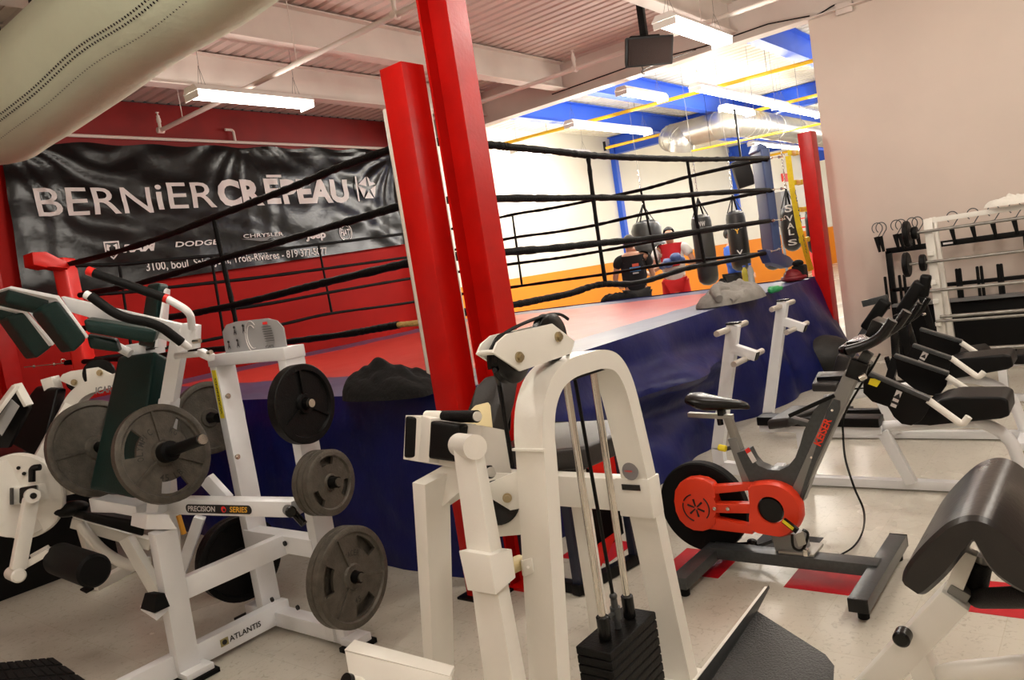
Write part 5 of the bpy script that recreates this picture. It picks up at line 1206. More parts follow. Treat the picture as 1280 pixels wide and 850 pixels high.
# plates
cP = D(204, 567, 3.30); tip = D(254, 549, 3.13); axp = (tip-cP)
TXT = [('OLYMPIC', PI*.80, .108, .028), ('45 LB', PI*1.5, .105, .028), ('20', PI*.02, .108, .028), ('KG', PI*.27, .108, .026)]
bumper_plate(t, cP, axp, .215, .036, IRON, 3, -PI/2, text=TXT)
part(t, 'plate_peg', BLKM, cyl(cP-axp*.4, cP+axp*.96, .024, n=24), cyl(cP, cP+axp*.2, .045, n=24)); part(t, 'peg_end', CHROME, cyl(cP+axp*.95, cP+axp, .021, n=24))
cQ = D(122, 560, 3.72); bumper_plate(t, cQ, axp, .235, .036, IRON, 0, 0); part(t, 'plate_peg', BLKM, cyl(cQ-axp.normalized()*.05, cQ+axp.normalized()*.3, .024))
def peg_stack(px, py, d, R, n_, m, holes, th=.036, text=None, gap=.002, ax=Vector((.14, -1, .02)), tipl=.05, phase=PI/2, ribs=True):
    c = D(px, py, d); ax = ax.normalized()
    for k in range(n_): bumper_plate(t, c-ax*(th+gap)*k, ax, R, th, m, holes if k == 0 else 0, phase, text=text if k == 0 else None, ribs=ribs and k == 0)
    part(t, 'plate_peg', BLKM, cyl(c-ax*((th+gap)*n_+.06), c+ax*tipl, .024, n=20)); part(t, 'peg_end', CHROME if m is IRONB else IRON, cyl(c+ax*tipl, c+ax*(tipl+.008), .018, n=20))
peg_stack(378, 505, 3.30, .172, 1, IRONB, 0, th=.05, phase=.5)
peg_stack(412, 603, 3.27, .140, 3, IRON, 3, th=.030, ribs=False)
peg_stack(440, 721, 3.25, .212, 2, IRON, 3, th=.034, text=[('PACER', PI*.45, .100, .024), ('45', PI*1.5, .10, .024)], phase=PI*.25)
peg_stack(297, 697, 3.95, .215, 2, IRONB, 0, ax=Vector((.1, 1, .0)), tipl=.1)
peg_stack(262, 522, 3.92, .185, 1, IRON, 0, ax=Vector((.1, 1, .0)), tipl=.1)
# ------------------------------------------------------------------ second arch machine behind it on the far left
t = thing('weight_stack_machine', 'white weight stack machine with black roller and round cam disc at the far left', 'exercise machine', (1.7, 4.6, 0))
for dv in (0, .12): part(t, 'pulley_plate', WHITE, lambda b: b.prism([D(a, c, 4.35+dv) for a, c in ((73, 475), (78, 468), (88, 464), (122, 459), (140, 468), (134, 475), (96, 485))], away*.008, b=.001))
for a, c in ((93, 478), (125, 466)): part(t, 'bolt', BRASSY, lambda b: bolt(b, D(a, c, 4.34), -FW, .012, .014))
part(t, 'pulley_wheel', BLKP, lambda b: b.cyl(D(124, 467, 4.38), D(124, 467, 4.46), .085, 28, b=.006)); part(t, 'pulley_wheel', BLKP, lambda b: b.cyl(D(95, 478, 4.38), D(95, 478, 4.46), .05, 28, b=.006))
ar = curve_pts([D(84, 560, 4.3), D(86, 530, 4.3), D(93, 510, 4.3), D(108, 494, 4.3), D(140, 484, 4.3), D(170, 478, 4.3), D(185, 500, 4.3), D(200, 700, 4.3)], 5)
part(t, 'arch_frame', WHITE, lambda b: ribbon(b, ar, .07, away*.12))
tx = (D(134, 490, 4.28)-D(120, 492, 4.28)); part(t, 'frame_lettering', LETG, lambda b: text_mb(b, 'ICARIAN', D(119.5, 492.5, 4.27), tx, UP, width=.16, height=.036, bold=.03), smooth=False)
part(t, 'long_pad', BLKV, lambda b: b.hexa([D(-6, 545, 4.3), D(50, 575, 4.15), D(70, 570, 4.3), D(10, 540, 4.45), D(45, 483, 4.45), D(72, 484, 4.3), D(84, 486, 4.4), D(60, 480, 4.55)], .02, 3))
part(t, 'pad_rail', WHITE, bar(D(86, 505, 4.2), D(48, 574, 4.1), .05, .05), bar(D(58, 482, 4.4), D(72, 478, 4.4), .08, .08))
part(t, 'shroud_edge', WHITE, bar(D(20, 482, 4.0), D(-12, 525, 3.9), .07, .02), bar(D(21, 480, 4.0), D(36, 507, 4.0), .05, .02)); part(t, 'shroud', BLKM, lambda b: b.prism([D(20, 486, 4.05), D(36, 510, 4.05), D(10, 560, 4.0), D(-30, 560, 4.0), D(-20, 530, 4.0)], away*.03))
part(t, 'shroud_decal', PLC, lambda b: b.prism([D(14, 499, 3.98), D(24, 508, 3.98), D(2, 545, 3.96), D(-8, 530, 3.96)], away*.004))
part(t, 'cam_disc', WHITE, lambda b: b.cyl(D(24, 621, 3.80), D(24, 621, 3.80)+away*.035, .215, 56, b=.006)); part(t, 'cam_disc_step', WHITE, lambda b: b.cyl(D(24, 621, 3.785), D(24, 621, 3.80), .195, 56, b=.003))
for a, c in ((23, 585), (30, 592)): part(t, 'disc_hole', BLKP, cyl(D(a, c, 3.78), D(a, c, 3.79), .009))
part(t, 'latch_handle', BLKP, tub(arc_bend([D(40, 602, 3.74), D(40, 585, 3.74), D(50, 584, 3.74)], .02), .016, n=14))
part(t, 'cross_arm', WHITE, bar(D(14, 620, 3.76), D(98, 605, 3.9), .08, .08)); part(t, 'arm_block', BLKP, hexa([D(24, 630, 3.68), D(46, 627, 3.66), D(48, 626, 3.74), D(26, 629, 3.76), D(24, 610, 3.68), D(46, 606, 3.66), D(48, 606, 3.74), D(26, 609, 3.76)], .008), hexa([D(12, 631, 3.72), D(17, 631, 3.7), D(18, 630, 3.8), D(13, 630, 3.82), D(12, 610, 3.72), D(17, 610, 3.7), D(18, 609, 3.8), D(13, 609, 3.82)], .004))
part(t, 'swing_arm', WHITE, bar(D(39, 622, 3.62), D(22, 712, 3.55), .045, .065, b=.012)); part(t, 'arm_pivot', WHITE, lambda b: b.cyl(D(39, 619, 3.66), D(41, 620, 3.56), .032, 24), lambda b: b.cyl(D(14, 716, 3.62), D(24, 720, 3.52), .032, 24, b=.008)); part(t, 'pivot_hole', BLKP, cyl(D(41.5, 619.5, 3.558), D(42, 620, 3.552), .014))
part(t, 'roller_bracket', WHITE, bar(D(34, 705, 3.6), D(64, 688, 3.6), .05, .03), bar(D(40, 695, 3.66), D(60, 684, 3.66), .03, .02)); part(t, 'ankle_roller', FOAM, lambda b: b.cyl(D(74, 698, 3.64), D(119, 714, 3.40), .075, 32, b=.012))
part(t, 'seat_pad', BLKV, lambda b: b.hexa([D(72, 640, 3.9), D(104, 650, 3.8), D(180, 672, 3.8), D(170, 655, 3.95), D(70, 632, 3.9), D(108, 640, 3.8), D(182, 654, 3.8), D(168, 634, 3.95)], .02, 4)); part(t, 'seat_front_roll', BLKV, lambda b: b.ball(D(88, 636, 3.86), .085, .055, .038, R=Matrix.Rotation(-.6, 3, 'Z')))
part(t, 'seat_frame', WHITE, bar(D(92, 652, 3.95), D(190, 680, 3.95), .05, .055), bar(D(100, 640, 4.05), D(118, 700, 4.1), .07, .06), tub(curve_pts([D(100, 655, 3.9), D(125, 685, 3.9), D(150, 702, 3.92), D(168, 708, 3.95)], 6), .027, n=14), bar(D(158, 672, 3.9), D(200, 745, 3.9), .05, .06))
part(t, 'base_rail', WHITE, bar(D(118, 733, 4.0), D(170, 705, 4.2), .06, .05), bar(Vector((1.88, 5.22, .03)), Vector((2.3, 5.3, .03)), .06, .05)); part(t, 'rubber_foot', BLKR, lambda b: b.hexa([D(100, 738, 4.0), D(108, 742, 3.97), D(165, 712, 4.2), D(158, 708, 4.24), D(100, 736, 4.0), D(108, 739, 3.97), D(165, 709, 4.2), D(158, 706, 4.24)], 0))
part(t, 'weight_shroud', BLKM, lambda b: b.box((1.65, 6.15, .45), (1.3, .8, .9), b=.01))
# black rubber floor mat block bottom left
t = thing('rubber_foot_board', 'black ribbed rubber foot board at the bottom left corner', 'foot board', U(20, 850, z=0))
F0 = [D(-60, 900, 2.35), D(150, 880, 2.28), D(66, 822, 2.62), D(-60, 834, 2.7)]
part(t, 'rubber_plate', BLKR, lambda b: b.hexa([p-Z*.03 for p in F0]+F0, .006))
for i in range(13):
    for j in range(5):
        u0, v0 = (i+.08)/13, (j+.1)/5; u1, v1 = (i+.92)/13, (j+.9)/5
        L = lambda u, v: (F0[0]*(1-u)+F0[1]*u)*(1-v)+(F0[3]*(1-u)+F0[2]*u)*v
        c4 = [L(u0, v0), L(u1, v0), L(u1, v1), L(u0, v1)]
        part(t, 'rubber_rib', BLKR, lambda b: b.hexa(c4+[p+Z*.005 for p in c4], .0015, 1))
part(t, 'support_leg', WHITE, bar(F0[0]*.4+F0[1]*.3+F0[2]*.3-Z*.03, Vector((*(F0[0]*.4+F0[1]*.3+F0[2]*.3).xy, 0)), .06, .06))
# ================================================================== SPIN BIKE (grey frame, orange chain guard), runs along y
t = thing('spin_bike', 'grey spin bike with orange-red chain guard and black saddle', 'exercise bike', (3.35, 1.3, 0))
BX = 3.38
part(t, 'front_stabiliser', GREYM, bar((2.98, .905, .075), (3.68, .905, .075), .075, .055, b=.004)); 
for xx in (2.976, 3.684): part(t, 'end_cap', BLKP, box((xx, .905, .075), (.012, .076, .056), b=.003))
part(t, 'rear_stabiliser', GREYM, bar((2.95, 1.66, .075), (3.60, 1.66, .075), .075, .055, b=.004)); 
for p in ((3.03, .905), (3.63, .905), (3.0, 1.66), (3.55, 1.66)): part(t, 'levelling_foot', BLKR, cyl((p[0], p[1], 0), (p[0], p[1], .05), .022, b=.003))
part(t, 'base_rail', GREYM, bar((3.33, 1.66, .085), (3.33, .905, .085), .085, .055, b=.004))
def bk(px, py, x=BX): return U(px, py, x=x)
FT = Y*0  # frame is a plate box: outline in the bike plane, thickness along x
def bplate(pts, x0, th, m, name, bv=.006, label=None, depthref=None):
    P = [U(a, c, x=depthref or x0) for a, c in pts]; P = [Vector((x0, p.y, p.z)) for p in P]
    return part(t, name, m, lambda b: b.prism(P, X*th, b=bv, seg=2), label=label)
def strip(outer, inner, x0, th, m, name, ref=None):
    """outline band between two polylines, built as quads with depth"""
    b = MB(); O = [U(a, c, x=ref or x0) for a, c in outer]; I = [U(a, c, x=ref or x0) for a, c in inner]
    R_ = [[b.bm.verts.new((xx, p.y, p.z)) for xx, p in ((x0, o), (x0, i), (x0+th, i), (x0+th, o))] for o, i in zip(O, I)]
    for A, B in zip(R_, R_[1:]):
        for k in range(4): b.bm.faces.new([A[k], A[(k+1) % 4], B[(k+1) % 4], B[k]])
    b.bm.faces.new(R_[0][::-1]); b.bm.faces.new(R_[-1]); return b.build(name, m, t)
# V shaped frame: seat tube limb, cup, head limb
outer = [(921, 566), (929, 585), (938, 604), (950, 622), (966, 634), (990, 640), (1003, 628), (1010, 610), (1022, 575), (1040, 520), (1052, 498)]
inner = [(935, 562), (941, 574), (948, 582), (960, 587), (974, 588), (986, 582), (994, 572), (1000, 556), (1005, 538), (1018, 512), (1034, 495)]
strip(outer, inner, BX-.03, .065, GREYM, 'frame', ref=BX-.03)
FR = mat('silver_edge', (.32, .32, .31), .3, metal=.5)
part(t, 'head_tube', GREYL, bar(bk(994, 626), bk(1067, 464), .075, .055, up=Y, b=.005), label='silver grey sloping head tube')
part(t, 'frame_gusset', GREYM, lambda b: b.prism([Vector((BX-.042, p.y, p.z)) for p in [U(a, c, x=BX-.042) for a, c in ((998, 624), (1006, 600), (1022, 552), (1034, 512), (1042, 499), (1050, 501), (1050, 512), (1042, 532), (1020, 578), (1003, 622))]], X*.08, b=.003))
a, c = U(1022, 558, x=BX-.045), U(1035, 528, x=BX-.045); dv = (c-a); nn = dv.cross(X).normalized(); nn = nn if nn.z > 0 else -nn
part(t, 'frame_lettering', ORNG, lambda b: text_mb(b, 'KEISER', a+Vector((-.002, -.012, 0)), dv, nn, width=dv.length*1.1, height=.030, bold=.03), smooth=False)
part(t, 'frame_screw', CHROME, cyl(bk(1014, 572, BX-.036), bk(1014, 572, BX-.042), .005, n=10), cyl(bk(1040, 513, BX-.04), bk(1040, 513, BX-.046), .005, n=10))
part(t, 'seat_tube', GREYL, bar(bk(937, 604), bk(917, 546), .05, .045, up=Y, b=.004)); part(t, 'seat_post', STEEL, bar(bk(924, 562), bk(910, 521), .038, .034, up=Y, b=.003))
part(t, 'warning_sticker', LETW, lambda b: b.prism([U(a, c, x=BX-.034) for a, c in ((931, 562), (936, 559), (946, 576), (941, 579))], -X*.002), smooth=False); part(t, 'warning_sticker', LETR, lambda b: b.prism([U(a, c, x=BX-.034) for a, c in ((931, 562), (936, 559), (939, 564), (934, 567))], -X*.003), smooth=False)
part(t, 'adjust_knob', YELT, cyl(bk(898, 559, BX-.02), bk(908, 561, BX-.02), .016, n=18, b=.004)); part(t, 'knob_stem', GREYM, cyl(bk(908, 561), bk(919, 558), .010))
part(t, 'seat_slide', STEEL, bar(bk(861, 518), bk(916, 521), .03, .022, b=.002)); part(t, 'slide_clamp', BLKP, cyl(bk(899, 520), bk(901, 531), .014, n=14), box(bk(902, 515), (.04, .03, .03), b=.004))
sd_ = [(860, 496, .02, .012), (863, 493, .068, .03), (873, 495, .078, .045), (885, 498, .074, .045), (898, 499, .055, .038), (912, 500, .035, .030), (926, 501, .026, .024), (934, 503, .018, .018), (937, 505, .006, .008)]
def saddle(b):
    rings = []; n = 20
    for px, py, hw, hh in sd_:
        c = bk(px, py+4); rings.append([b.bm.verts.new((c.x+math.cos(2*PI*k/n)*hw, c.y, c.z+math.sin(2*PI*k/n)*hh*(1 if math.sin(2*PI*k/n) < 0 else .7))) for k in range(n)])
    for A, B in zip(rings, rings[1:]):
        for k in range(n): b.bm.faces.new([A[k], A[(k+1) % n], B[(k+1) % n], B[k]])
    b.bm.faces.new(rings[0][::-1]); b.bm.faces.new(rings[-1])
part(t, 'saddle', BLKP, saddle)
# flywheel
fc = U(880, 632, x=BX+.03); Rw = abs((U(880, 577, x=BX+.03)-fc).z)
part(t, 'flywheel', BLKR, lambda b: b.lathe([(-.030, Rw*.80), (-.032, Rw*.86), (-.030, Rw*.97), (-.022, Rw), (.022, Rw), (.030, Rw*.97), (.032, Rw*.5), (.02, .03)], fc, X, 56))
part(t, 'flywheel_disc', IRONB, lambda b: b.lathe([(-.018, .02), (-.018, Rw*.82), (.0, Rw*.82), (.0, .02)], fc, X, 48))
# chain guard: two round lobes joined by three arms
gx = BX-.055
lobe1 = [(845, 612), (851, 602), (860, 597), (871, 596), (882, 598), (891, 603), (896, 611), (896, 620), (894, 628), (894, 638), (897, 647), (896, 654), (890, 660), (880, 663), (869, 662), (859, 657), (851, 649), (846, 638), (844, 625)]
lobe2 = [(933, 606), (948, 603.5), (962, 603), (976, 606), (988, 613), (997, 622), (1001, 634), (1002, 648), (998, 660), (990, 667), (983, 671), (974, 673), (962, 671), (940, 667), (934, 655), (936, 635)]
bplate(lobe1, gx-.02, .06, ORNG, 'chain_guard', bv=.014, depthref=gx)
def ringplate(b):
    ctr = U(963, 638, x=gx-.02); inner_ = [ctr+Vector((0, -math.cos(q)*.062, math.sin(q)*.064)) for q in [2*PI*k/32 for k in range(32)]]
    out_ = []
    L2 = [Vector((gx-.02, p.y, p.z)) for p in [U(a, c, x=gx-.02) for a, c in lobe2]]
    import bisect
    for p in inner_:
        d = (p-ctr).normalized(); best = None
        for A, B in zip(L2, L2[1:]+L2[:1]):
            e = B-A; den = d.y*e.z-d.z*e.y
            if abs(den) < 1e-9: continue
            w_ = A-ctr; s = (w_.y*e.z-w_.z*e.y)/den; r_ = (w_.y*d.z-w_.z*d.y)/den
            if s > 0 and -.001 <= r_ <= 1.001: best = s if best is None else max(best, s)
        out_.append(ctr+d*(best or .1))
    n = 32; mids = [ctr+(o-ctr)*.93 for o in out_]
    def vv(P, dx): return [b.bm.verts.new(p+X*dx) for p in P]
    a0, a1, a2, a3, a4 = vv(inner_, .02), vv(inner_, 0), vv(mids, -.004), vv(out_, .015), vv(out_, .05)
    for A, B in ((a0, a1), (a1, a2), (a2, a3), (a3, a4)):
        for k in range(n): b.bm.faces.new([A[k], A[(k+1) % n], B[(k+1) % n], B[k]])
part(t, 'chain_guard', ORNG, ringplate)
for A, B in (((885, 611), (943, 605, )), ((890, 632), (945, 633)), ((885, 653), (945, 666))):
    pass
for q in (((880, 618), (940, 612), (940, 604), (886, 607)), ((880, 640), (940, 641), (940, 629), (880, 628)), ((884, 660), (942, 667), (942, 657), (886, 645))):
    bplate(q, gx-.012, .045, ORNG, 'guard_arm', bv=.004, depthref=gx)
ctr = U(963, 638, x=gx); part(t, 'crank_cover', BLKP, lambda b: b.lathe([(.0, .005), (-.0, .058), (.02, .062), (.03, .062)], ctr+X*-.006, X, 40))
for a, c in ((893.5, 635.5), (910, 636)): part(t, 'guard_bolt', CHROME, lambda b: b.lathe([(-.006, .004), (-.005, .009), (.01, .009)], U(a, c, x=gx-.022), X, 14))
b = MB(); c0 = U(870, 635, x=gx-.022)
for k in range(6):
    an = k*PI/3+.3; d = Vector((0, math.cos(an), math.sin(an))); b.prism([c0+d*.008+Vector((0, -d.z, d.y))*.003, c0+d*.045+Vector((0, -d.z, d.y))*.006, c0+d*.045-Vector((0, -d.z, d.y))*.004, c0+d*.008-Vector((0, -d.z, d.y))*.003], -X*.002)
for a0, a1 in ((.5, 1.3), (2.3, 3.9), (5.0, 6.6)):
    pts = [c0+Vector((-.001, math.cos(a0+(a1-a0)*k/8)*.068, math.sin(a0+(a1-a0)*k/8)*.068)) for k in range(9)]; b.tube(pts, .003, 6)
b.build('guard_vents', LETK, t)
# crank and pedal
p0 = U(979, 650, x=gx-.05); p1 = U(997, 664, x=gx-.06)
part(t, 'crank_arm', BLKM, bar(p0, p1, .016, .026, b=.003)); part(t, 'crank_sticker', YELT, bar(p0+(p1-p0)*.0-X*.009, p0+(p1-p0)*.75-X*.009, .002, .016, up=Z, b=0))
part(t, 'pedal', STEEL, lambda b: b.hexa([U(a, c, x=gx-.16) for a, c in ((993, 668), (1004, 664), (1008, 680), (998, 684))]+[U(a, c, x=gx-.08) for a, c in ((993, 668), (1004, 664), (1008, 680), (998, 684))], .004))
part(t, 'toe_cage', BLKP, tub(curve_pts([U(990, 668, x=gx-.13), U(992, 684, x=gx-.13), U(1003, 687, x=gx-.13), U(1010, 668, x=gx-.1), U(1003, 662, x=gx-.1)], 5), .006, n=8)); part(t, 'strap_buckle', CHROME, lambda b: b.box(U(1008, 690, x=gx-.12), (.03, .02, .03), b=.004))
part(t, 'frame_foot', GREYL, lambda b: b.prism([Vector((BX-.05, p.y, p.z)) for p in [U(a, c, x=BX-.05) for a, c in ((964, 670), (1002, 668), (1010, 700), (972, 698))]], X*.07, b=.004)); part(t, 'foot_flange', STEEL, box((BX-.01, 1.245, .12), (.14, .16, .012), b=.002))
for a, c in ((972, 696), (1002, 698)): part(t, 'flange_bolt', BRASSY, lambda b: bolt(b, U(a, c, x=BX-.07), Z, .007, .014))
part(t, 'rear_pedal_strap', BLKP, tub(curve_pts([U(905, 680, x=BX+.1), U(935, 679, x=BX+.1), U(942, 677, x=BX+.1), U(950, 690, x=BX+.1), U(949, 698, x=BX+.1)], 5), .007, n=8), lambda b: b.ball(U(940, 677, x=BX+.1), .02, .025, .015)); part(t, 'brake_lever_rod', GREYM, cyl(U(949, 682, x=BX+.1), U(966, 676, x=BX+.1), .009))
part(t, 'tool_lever', BLKM, bar(bk(986, 520, BX-.1), bk(1043, 494, BX-.04), .010, .018, b=.003))
part(t, 'lever_arm', GREYM, bar(bk(988, 523), bk(1022, 533), .045, .022, b=.003))
# handlebar
part(t, 'stem_collar', BLKP, bar(bk(1070, 472), bk(1078, 450), .09, .075, up=Y, b=.008)); part(t, 'stem', GREYM, bar(bk(1078, 452), bk(1086, 440), .045, .04, up=Y, b=.003)); part(t, 'stem_knob', CHROME, cyl(bk(1075, 473, BX-.06), bk(1082, 470, BX-.06), .012))
for s in (-1, 1):
    x_ = BX+s*.13
    e0, e1, e2, e3 = bk(1059, 438, BX-.13), bk(1082, 432, BX-.13), bk(1101, 422, BX-.13), bk(1116, 400, BX-.13)
    P = [Vector((x_, p.y, p.z)) for p in (e0, e1, e2, e3)]
    part(t, 'handle_bar', BLKP, tub(arc_bend(P, .07), .020, n=20))
part(t, 'handle_cross', BLKP, tub(arc_bend([Vector((BX-.13, e0.y, e0.z)), Vector((BX-.12, e0.y+.02, e0.z)), Vector((BX+.12, e0.y+.02, e0.z)), Vector((BX+.13, e0.y, e0.z))], .03), .020, n=16), bar(Vector((BX-.13, e1.y, e1.z)), Vector((BX+.13, e1.y, e1.z)), .05, .02))
part(t, 'arm_rest', BLKP, bar((BX, e0.y+.01, e0.z+.02), (BX, e1.y-.05, e1.z+.01), .2, .02, b=.006))
part(t, 'console', BLKP, lambda b: b.box((BX, e1.y-.02, e1.z+.05), (.11, .05, .075), R=Matrix.Rotation(.5, 3, 'X'), b=.008))
part(t, 'sensor_cable', CABLE, tub(curve_pts([bk(1100, 442), bk(1090, 460), bk(1072, 488), bk(1055, 520), bk(1054, 545), bk(1057, 575, BX-.1), U(1068, 610, x=BX-.15), U(1080, 640, x=BX-.1), U(1078, 665, z=.04), U(1066, 684, z=.02), U(1042, 697, z=.01), U(1028, 697, z=.06)], 8), .0045, n=8))
# ================================================================== SECOND SPIN BIKE handlebars beyond (black), frame behind the benches
t = thing('spin_bike', 'black spin bike behind the grey one, only its raised handlebars clear', 'exercise bike', (6.3, 1.5, 0)); B2 = 6.3
def b2(px, py): return U(px, py, x=B2)
part(t, 'frame', BLKM, bar((B2, 1.55, .12), b2(1120, 448), .07, .06, up=Y)); part(t, 'base_rail', BLKM, bar((B2, 1.25, .06), (B2, 1.85, .06), .07, .05)); part(t, 'stabiliser', BLKM, bar((B2-.15, 1.25, .04), (B2+.2, 1.25, .04), .06, .05)); part(t, 'stabiliser', BLKM, bar((B2-.15, 1.85, .04), (B2+.2, 1.85, .04), .06, .05))
for s in (-.0, .34):
    e = [U(a, c, x=B2) for a, c in ((1086, 424), (1112, 415), (1136, 402), (1150, 379))]
    part(t, 'handle_bar', BLKP, tub(arc_bend([Vector((B2+s, p.y, p.z)) for p in e], .08), .020, n=18))
part(t, 'handle_cross', BLKP, bar(Vector((B2, e[0].y, e[0].z)), Vector((B2+.34, e[0].y, e[0].z)), .04, .035, b=.006)); part(t, 'handle_stem', BLKP, bar(b2(1120, 448), b2(1118, 415), .05, .05, up=Y), bar(b2(1108, 446), b2(1118, 478), .035, .03, up=Y))
part(t, 'brake_strut', BLKP, bar(b2(1136, 405), b2(1146, 452), .03, .03, up=Y)); 
# ================================================================== SUSPENDED AB BENCHES with peg posts (three in a row)
def bench(x0, post_px, name, label, dr, seat_px, shield, extra=True, mk=True):
    t = thing(name, label, 'exercise bench', (x0, 1.3, 0), 'benches with peg posts')
    q = lambda px, py, x=None: U(px, py, x=x if x else x0)
    # curved post and base rail
    P = [q(a, c) for a, c in post_px]; P = [Vector((x0, p.y, max(p.z, .05))) for p in P]
    part(t, 'peg_post', WHITE2, lambda b: b.tube([p for p in P], .001, n=4) if False else ribbon(b, P, .085, (.06, 0, 0)))
    return t, q
WPAD = BLKV
def ab_bench(x0, post, pegs, arm, seatq, label, tail, shieldA, shieldB, tubeA, tubeB, longpad, rail_z, logoA, front_seat):
    t = thing('ab_bench', label, 'exercise bench', (x0, 1.3, 0), 'ab benches with black side shields')
    q = lambda px, py, x=None: U(px, py, x=(x0 if x is None else x))
    P = [Vector((x0, p.y, max(p.z, .03))) for p in [q(a, c) for a, c in post]]
    part(t, 'peg_post', WHITE2, lambda b: ribbon(b, curve_pts(P[:2], 1)+arc_bend(P[1:], .16, 8)[0:], .075, (.055, 0, 0)))
    tp = P[0]; part(t, 'post_cap', BLKP, box(tp+Vector((.027, -.037, .004)), (.062, .082, .012), b=.002))
    for (a, c) in pegs:
        p = q(a, c, x0-.0); part(t, 'chrome_peg', PEGM, cyl(p-X*.18, p-X*.0, .019, n=18)); part(t, 'chrome_peg', PEGM, cyl(p+X*.05, p+X*.30, .019, n=18)); part(t, 'peg_tip', BLKP, cyl(p-X*.176, p-X*.17, .017, n=18))
    a0, a1, a2 = arm; A = q(*a0); B = q(*a1); part(t, 'peg_arm', WHITE2, bar(A+X*.027, B+X*.027, .055, .06, b=.004)); part(t, 'arm_end', BLKP, bar(B+X*.027, B+X*.027+(B-A).normalized()*.006, .05, .05, b=.001))
    # base and rear arch
    T_ = [Vector((x0+.03, p.y, max(p.z, .03))) for p in [q(a, c) for a, c in tail]]
    part(t, 'frame_tube', WHITE2, tub(arc_bend(T_, .12, 8), .032, n=16))
    part(t, 'base_rail', WHITE2, bar((x0+.03, P[-1].y, .035), (x0+.03, T_[-1].y, .035), .06, .05)); part(t, 'cross_foot', WHITE2, bar((x0-.25, T_[-1].y, .03), (x0+.3, T_[-1].y, .03), .06, .05)); part(t, 'cross_foot', WHITE2, bar((x0-.25, P[-1].y+.02, .03), (x0+.3, P[-1].y+.02, .03), .06, .05))
    # front seat and long pad
    S_ = [q(a, c, x0+dx) for a, c, dx in front_seat]; part(t, 'front_seat', SEATG, lambda b: b.hexa([p-Z*.06 for p in S_]+S_, .015, 3))
    L_ = [q(a, c) for a, c in longpad]; part(t, 'rail_cover', BLKM, bar(L_[0], L_[1], .12, .055, b=.008)); part(t, 'rail', WHITE2, bar(L_[0]-Z*.05, L_[1]-Z*.05, .07, .045)); part(t, 'rail_leg', WHITE2, bar(L_[0].lerp(L_[1], .35)-Z*.07, Vector(((x0), L_[0].lerp(L_[1], .35).y, .05)), .06, .05, up=Y)); part(t, 'rail_leg', WHITE2, bar(L_[1]-Z*.06, Vector((x0, L_[1].y-.12, .05)), .05, .06, up=Y))
    Q = [q(a, c, x0+.02) for a, c in seatq]; part(t, 'seat_pad', BLKV, lambda b: (b.prism([Vector((x0-.12, p.y, p.z)) for p in Q], X*.27, b=.018, seg=4)))
    for sh, tb, xx, lg in ((shieldB, tubeB, x0+.30, None), (shieldA, tubeA, x0-.24, logoA)):
        if not sh: continue
        Sh = [Vector((xx, p.y, p.z)) for p in [U(a, c, x=xx) for a, c in sh]]
        sb = part(t, 'side_shield', BLKM, lambda b: b.prism(Sh, X*.012, b=.002)); 
        part(t, 'shield_roll', GREYM, bar(Sh[0], Sh[1], .045, .025, b=.008))
        part(t, 'guard_tube', WHITE, tub(arc_bend([Vector((xx, p.y, p.z)) for p in [U(a, c, x=xx) for a, c in tb]], .04), .018, n=14))
        if lg:
            q_ = [Vector((xx-.003, p.y, p.z)) for p in [U(a, c, x=xx) for a, c in lg]]; part(t, 'logo_label', LETW, lambda b: b.prism(q_, -X*.002), smooth=False)
            c = sum(q_, Vector())/4; u_ = (q_[3]-q_[0]).normalized(); r_ = (q_[1]-q_[0]).normalized(); h_ = (q_[3]-q_[0]).length
            part(t, 'logo_mark', LETK, lambda b: b.prism([c-r_*h_*.2+u_*h_*.02-X*.003, c+r_*h_*.2+u_*h_*.02-X*.003, c+r_*h_*.05+u_*h_*.38-X*.003], -X*.001), lambda b: b.prism([c-r_*h_*.22-u_*h_*.3-X*.003, c+r_*h_*.22-u_*h_*.3-X*.003, c+r_*h_*.22-u_*h_*.16-X*.003, c-r_*h_*.22-u_*h_*.16-X*.003], -X*.001), smooth=False)
    return t
ab_bench(4.6, [(908, 406), (889, 560), (893, 590), (962, 604)], [(910, 412), (931, 449)], ((914, 436), (944, 446), 0), 
         [(1150, 508), (1146, 524), (1168, 524), (1255, 516), (1266, 512), (1264, 493), (1256, 489), (1198, 489), (1180, 493), (1166, 502)],
         'white bench nearest the spin bike, with two chrome pegs and a yellow-tagged shield', [(1010, 540), (1225, 528), (1262, 548), (1285, 612)],
         [(1086, 466), (1163, 499), (1160, 514), (1151, 526), (1139, 532), (1127, 530), (1117, 521), (1110, 508), (1090, 502), (1079, 491), (1079, 475)], [(1118, 444), (1186, 467), (1183, 482), (1173, 496), (1150, 492), (1122, 470)],
         [(1160, 500), (1203, 531), (1211, 521)], [(1184, 471), (1212, 489), (1220, 492)], [(950, 524), (1102, 526)], .42, [(1113, 507), (1120, 510), (1128, 490), (1121, 487)], [(958, 526, -.12), (985, 522, -.12), (1035, 506, .12), (990, 506, .12)])
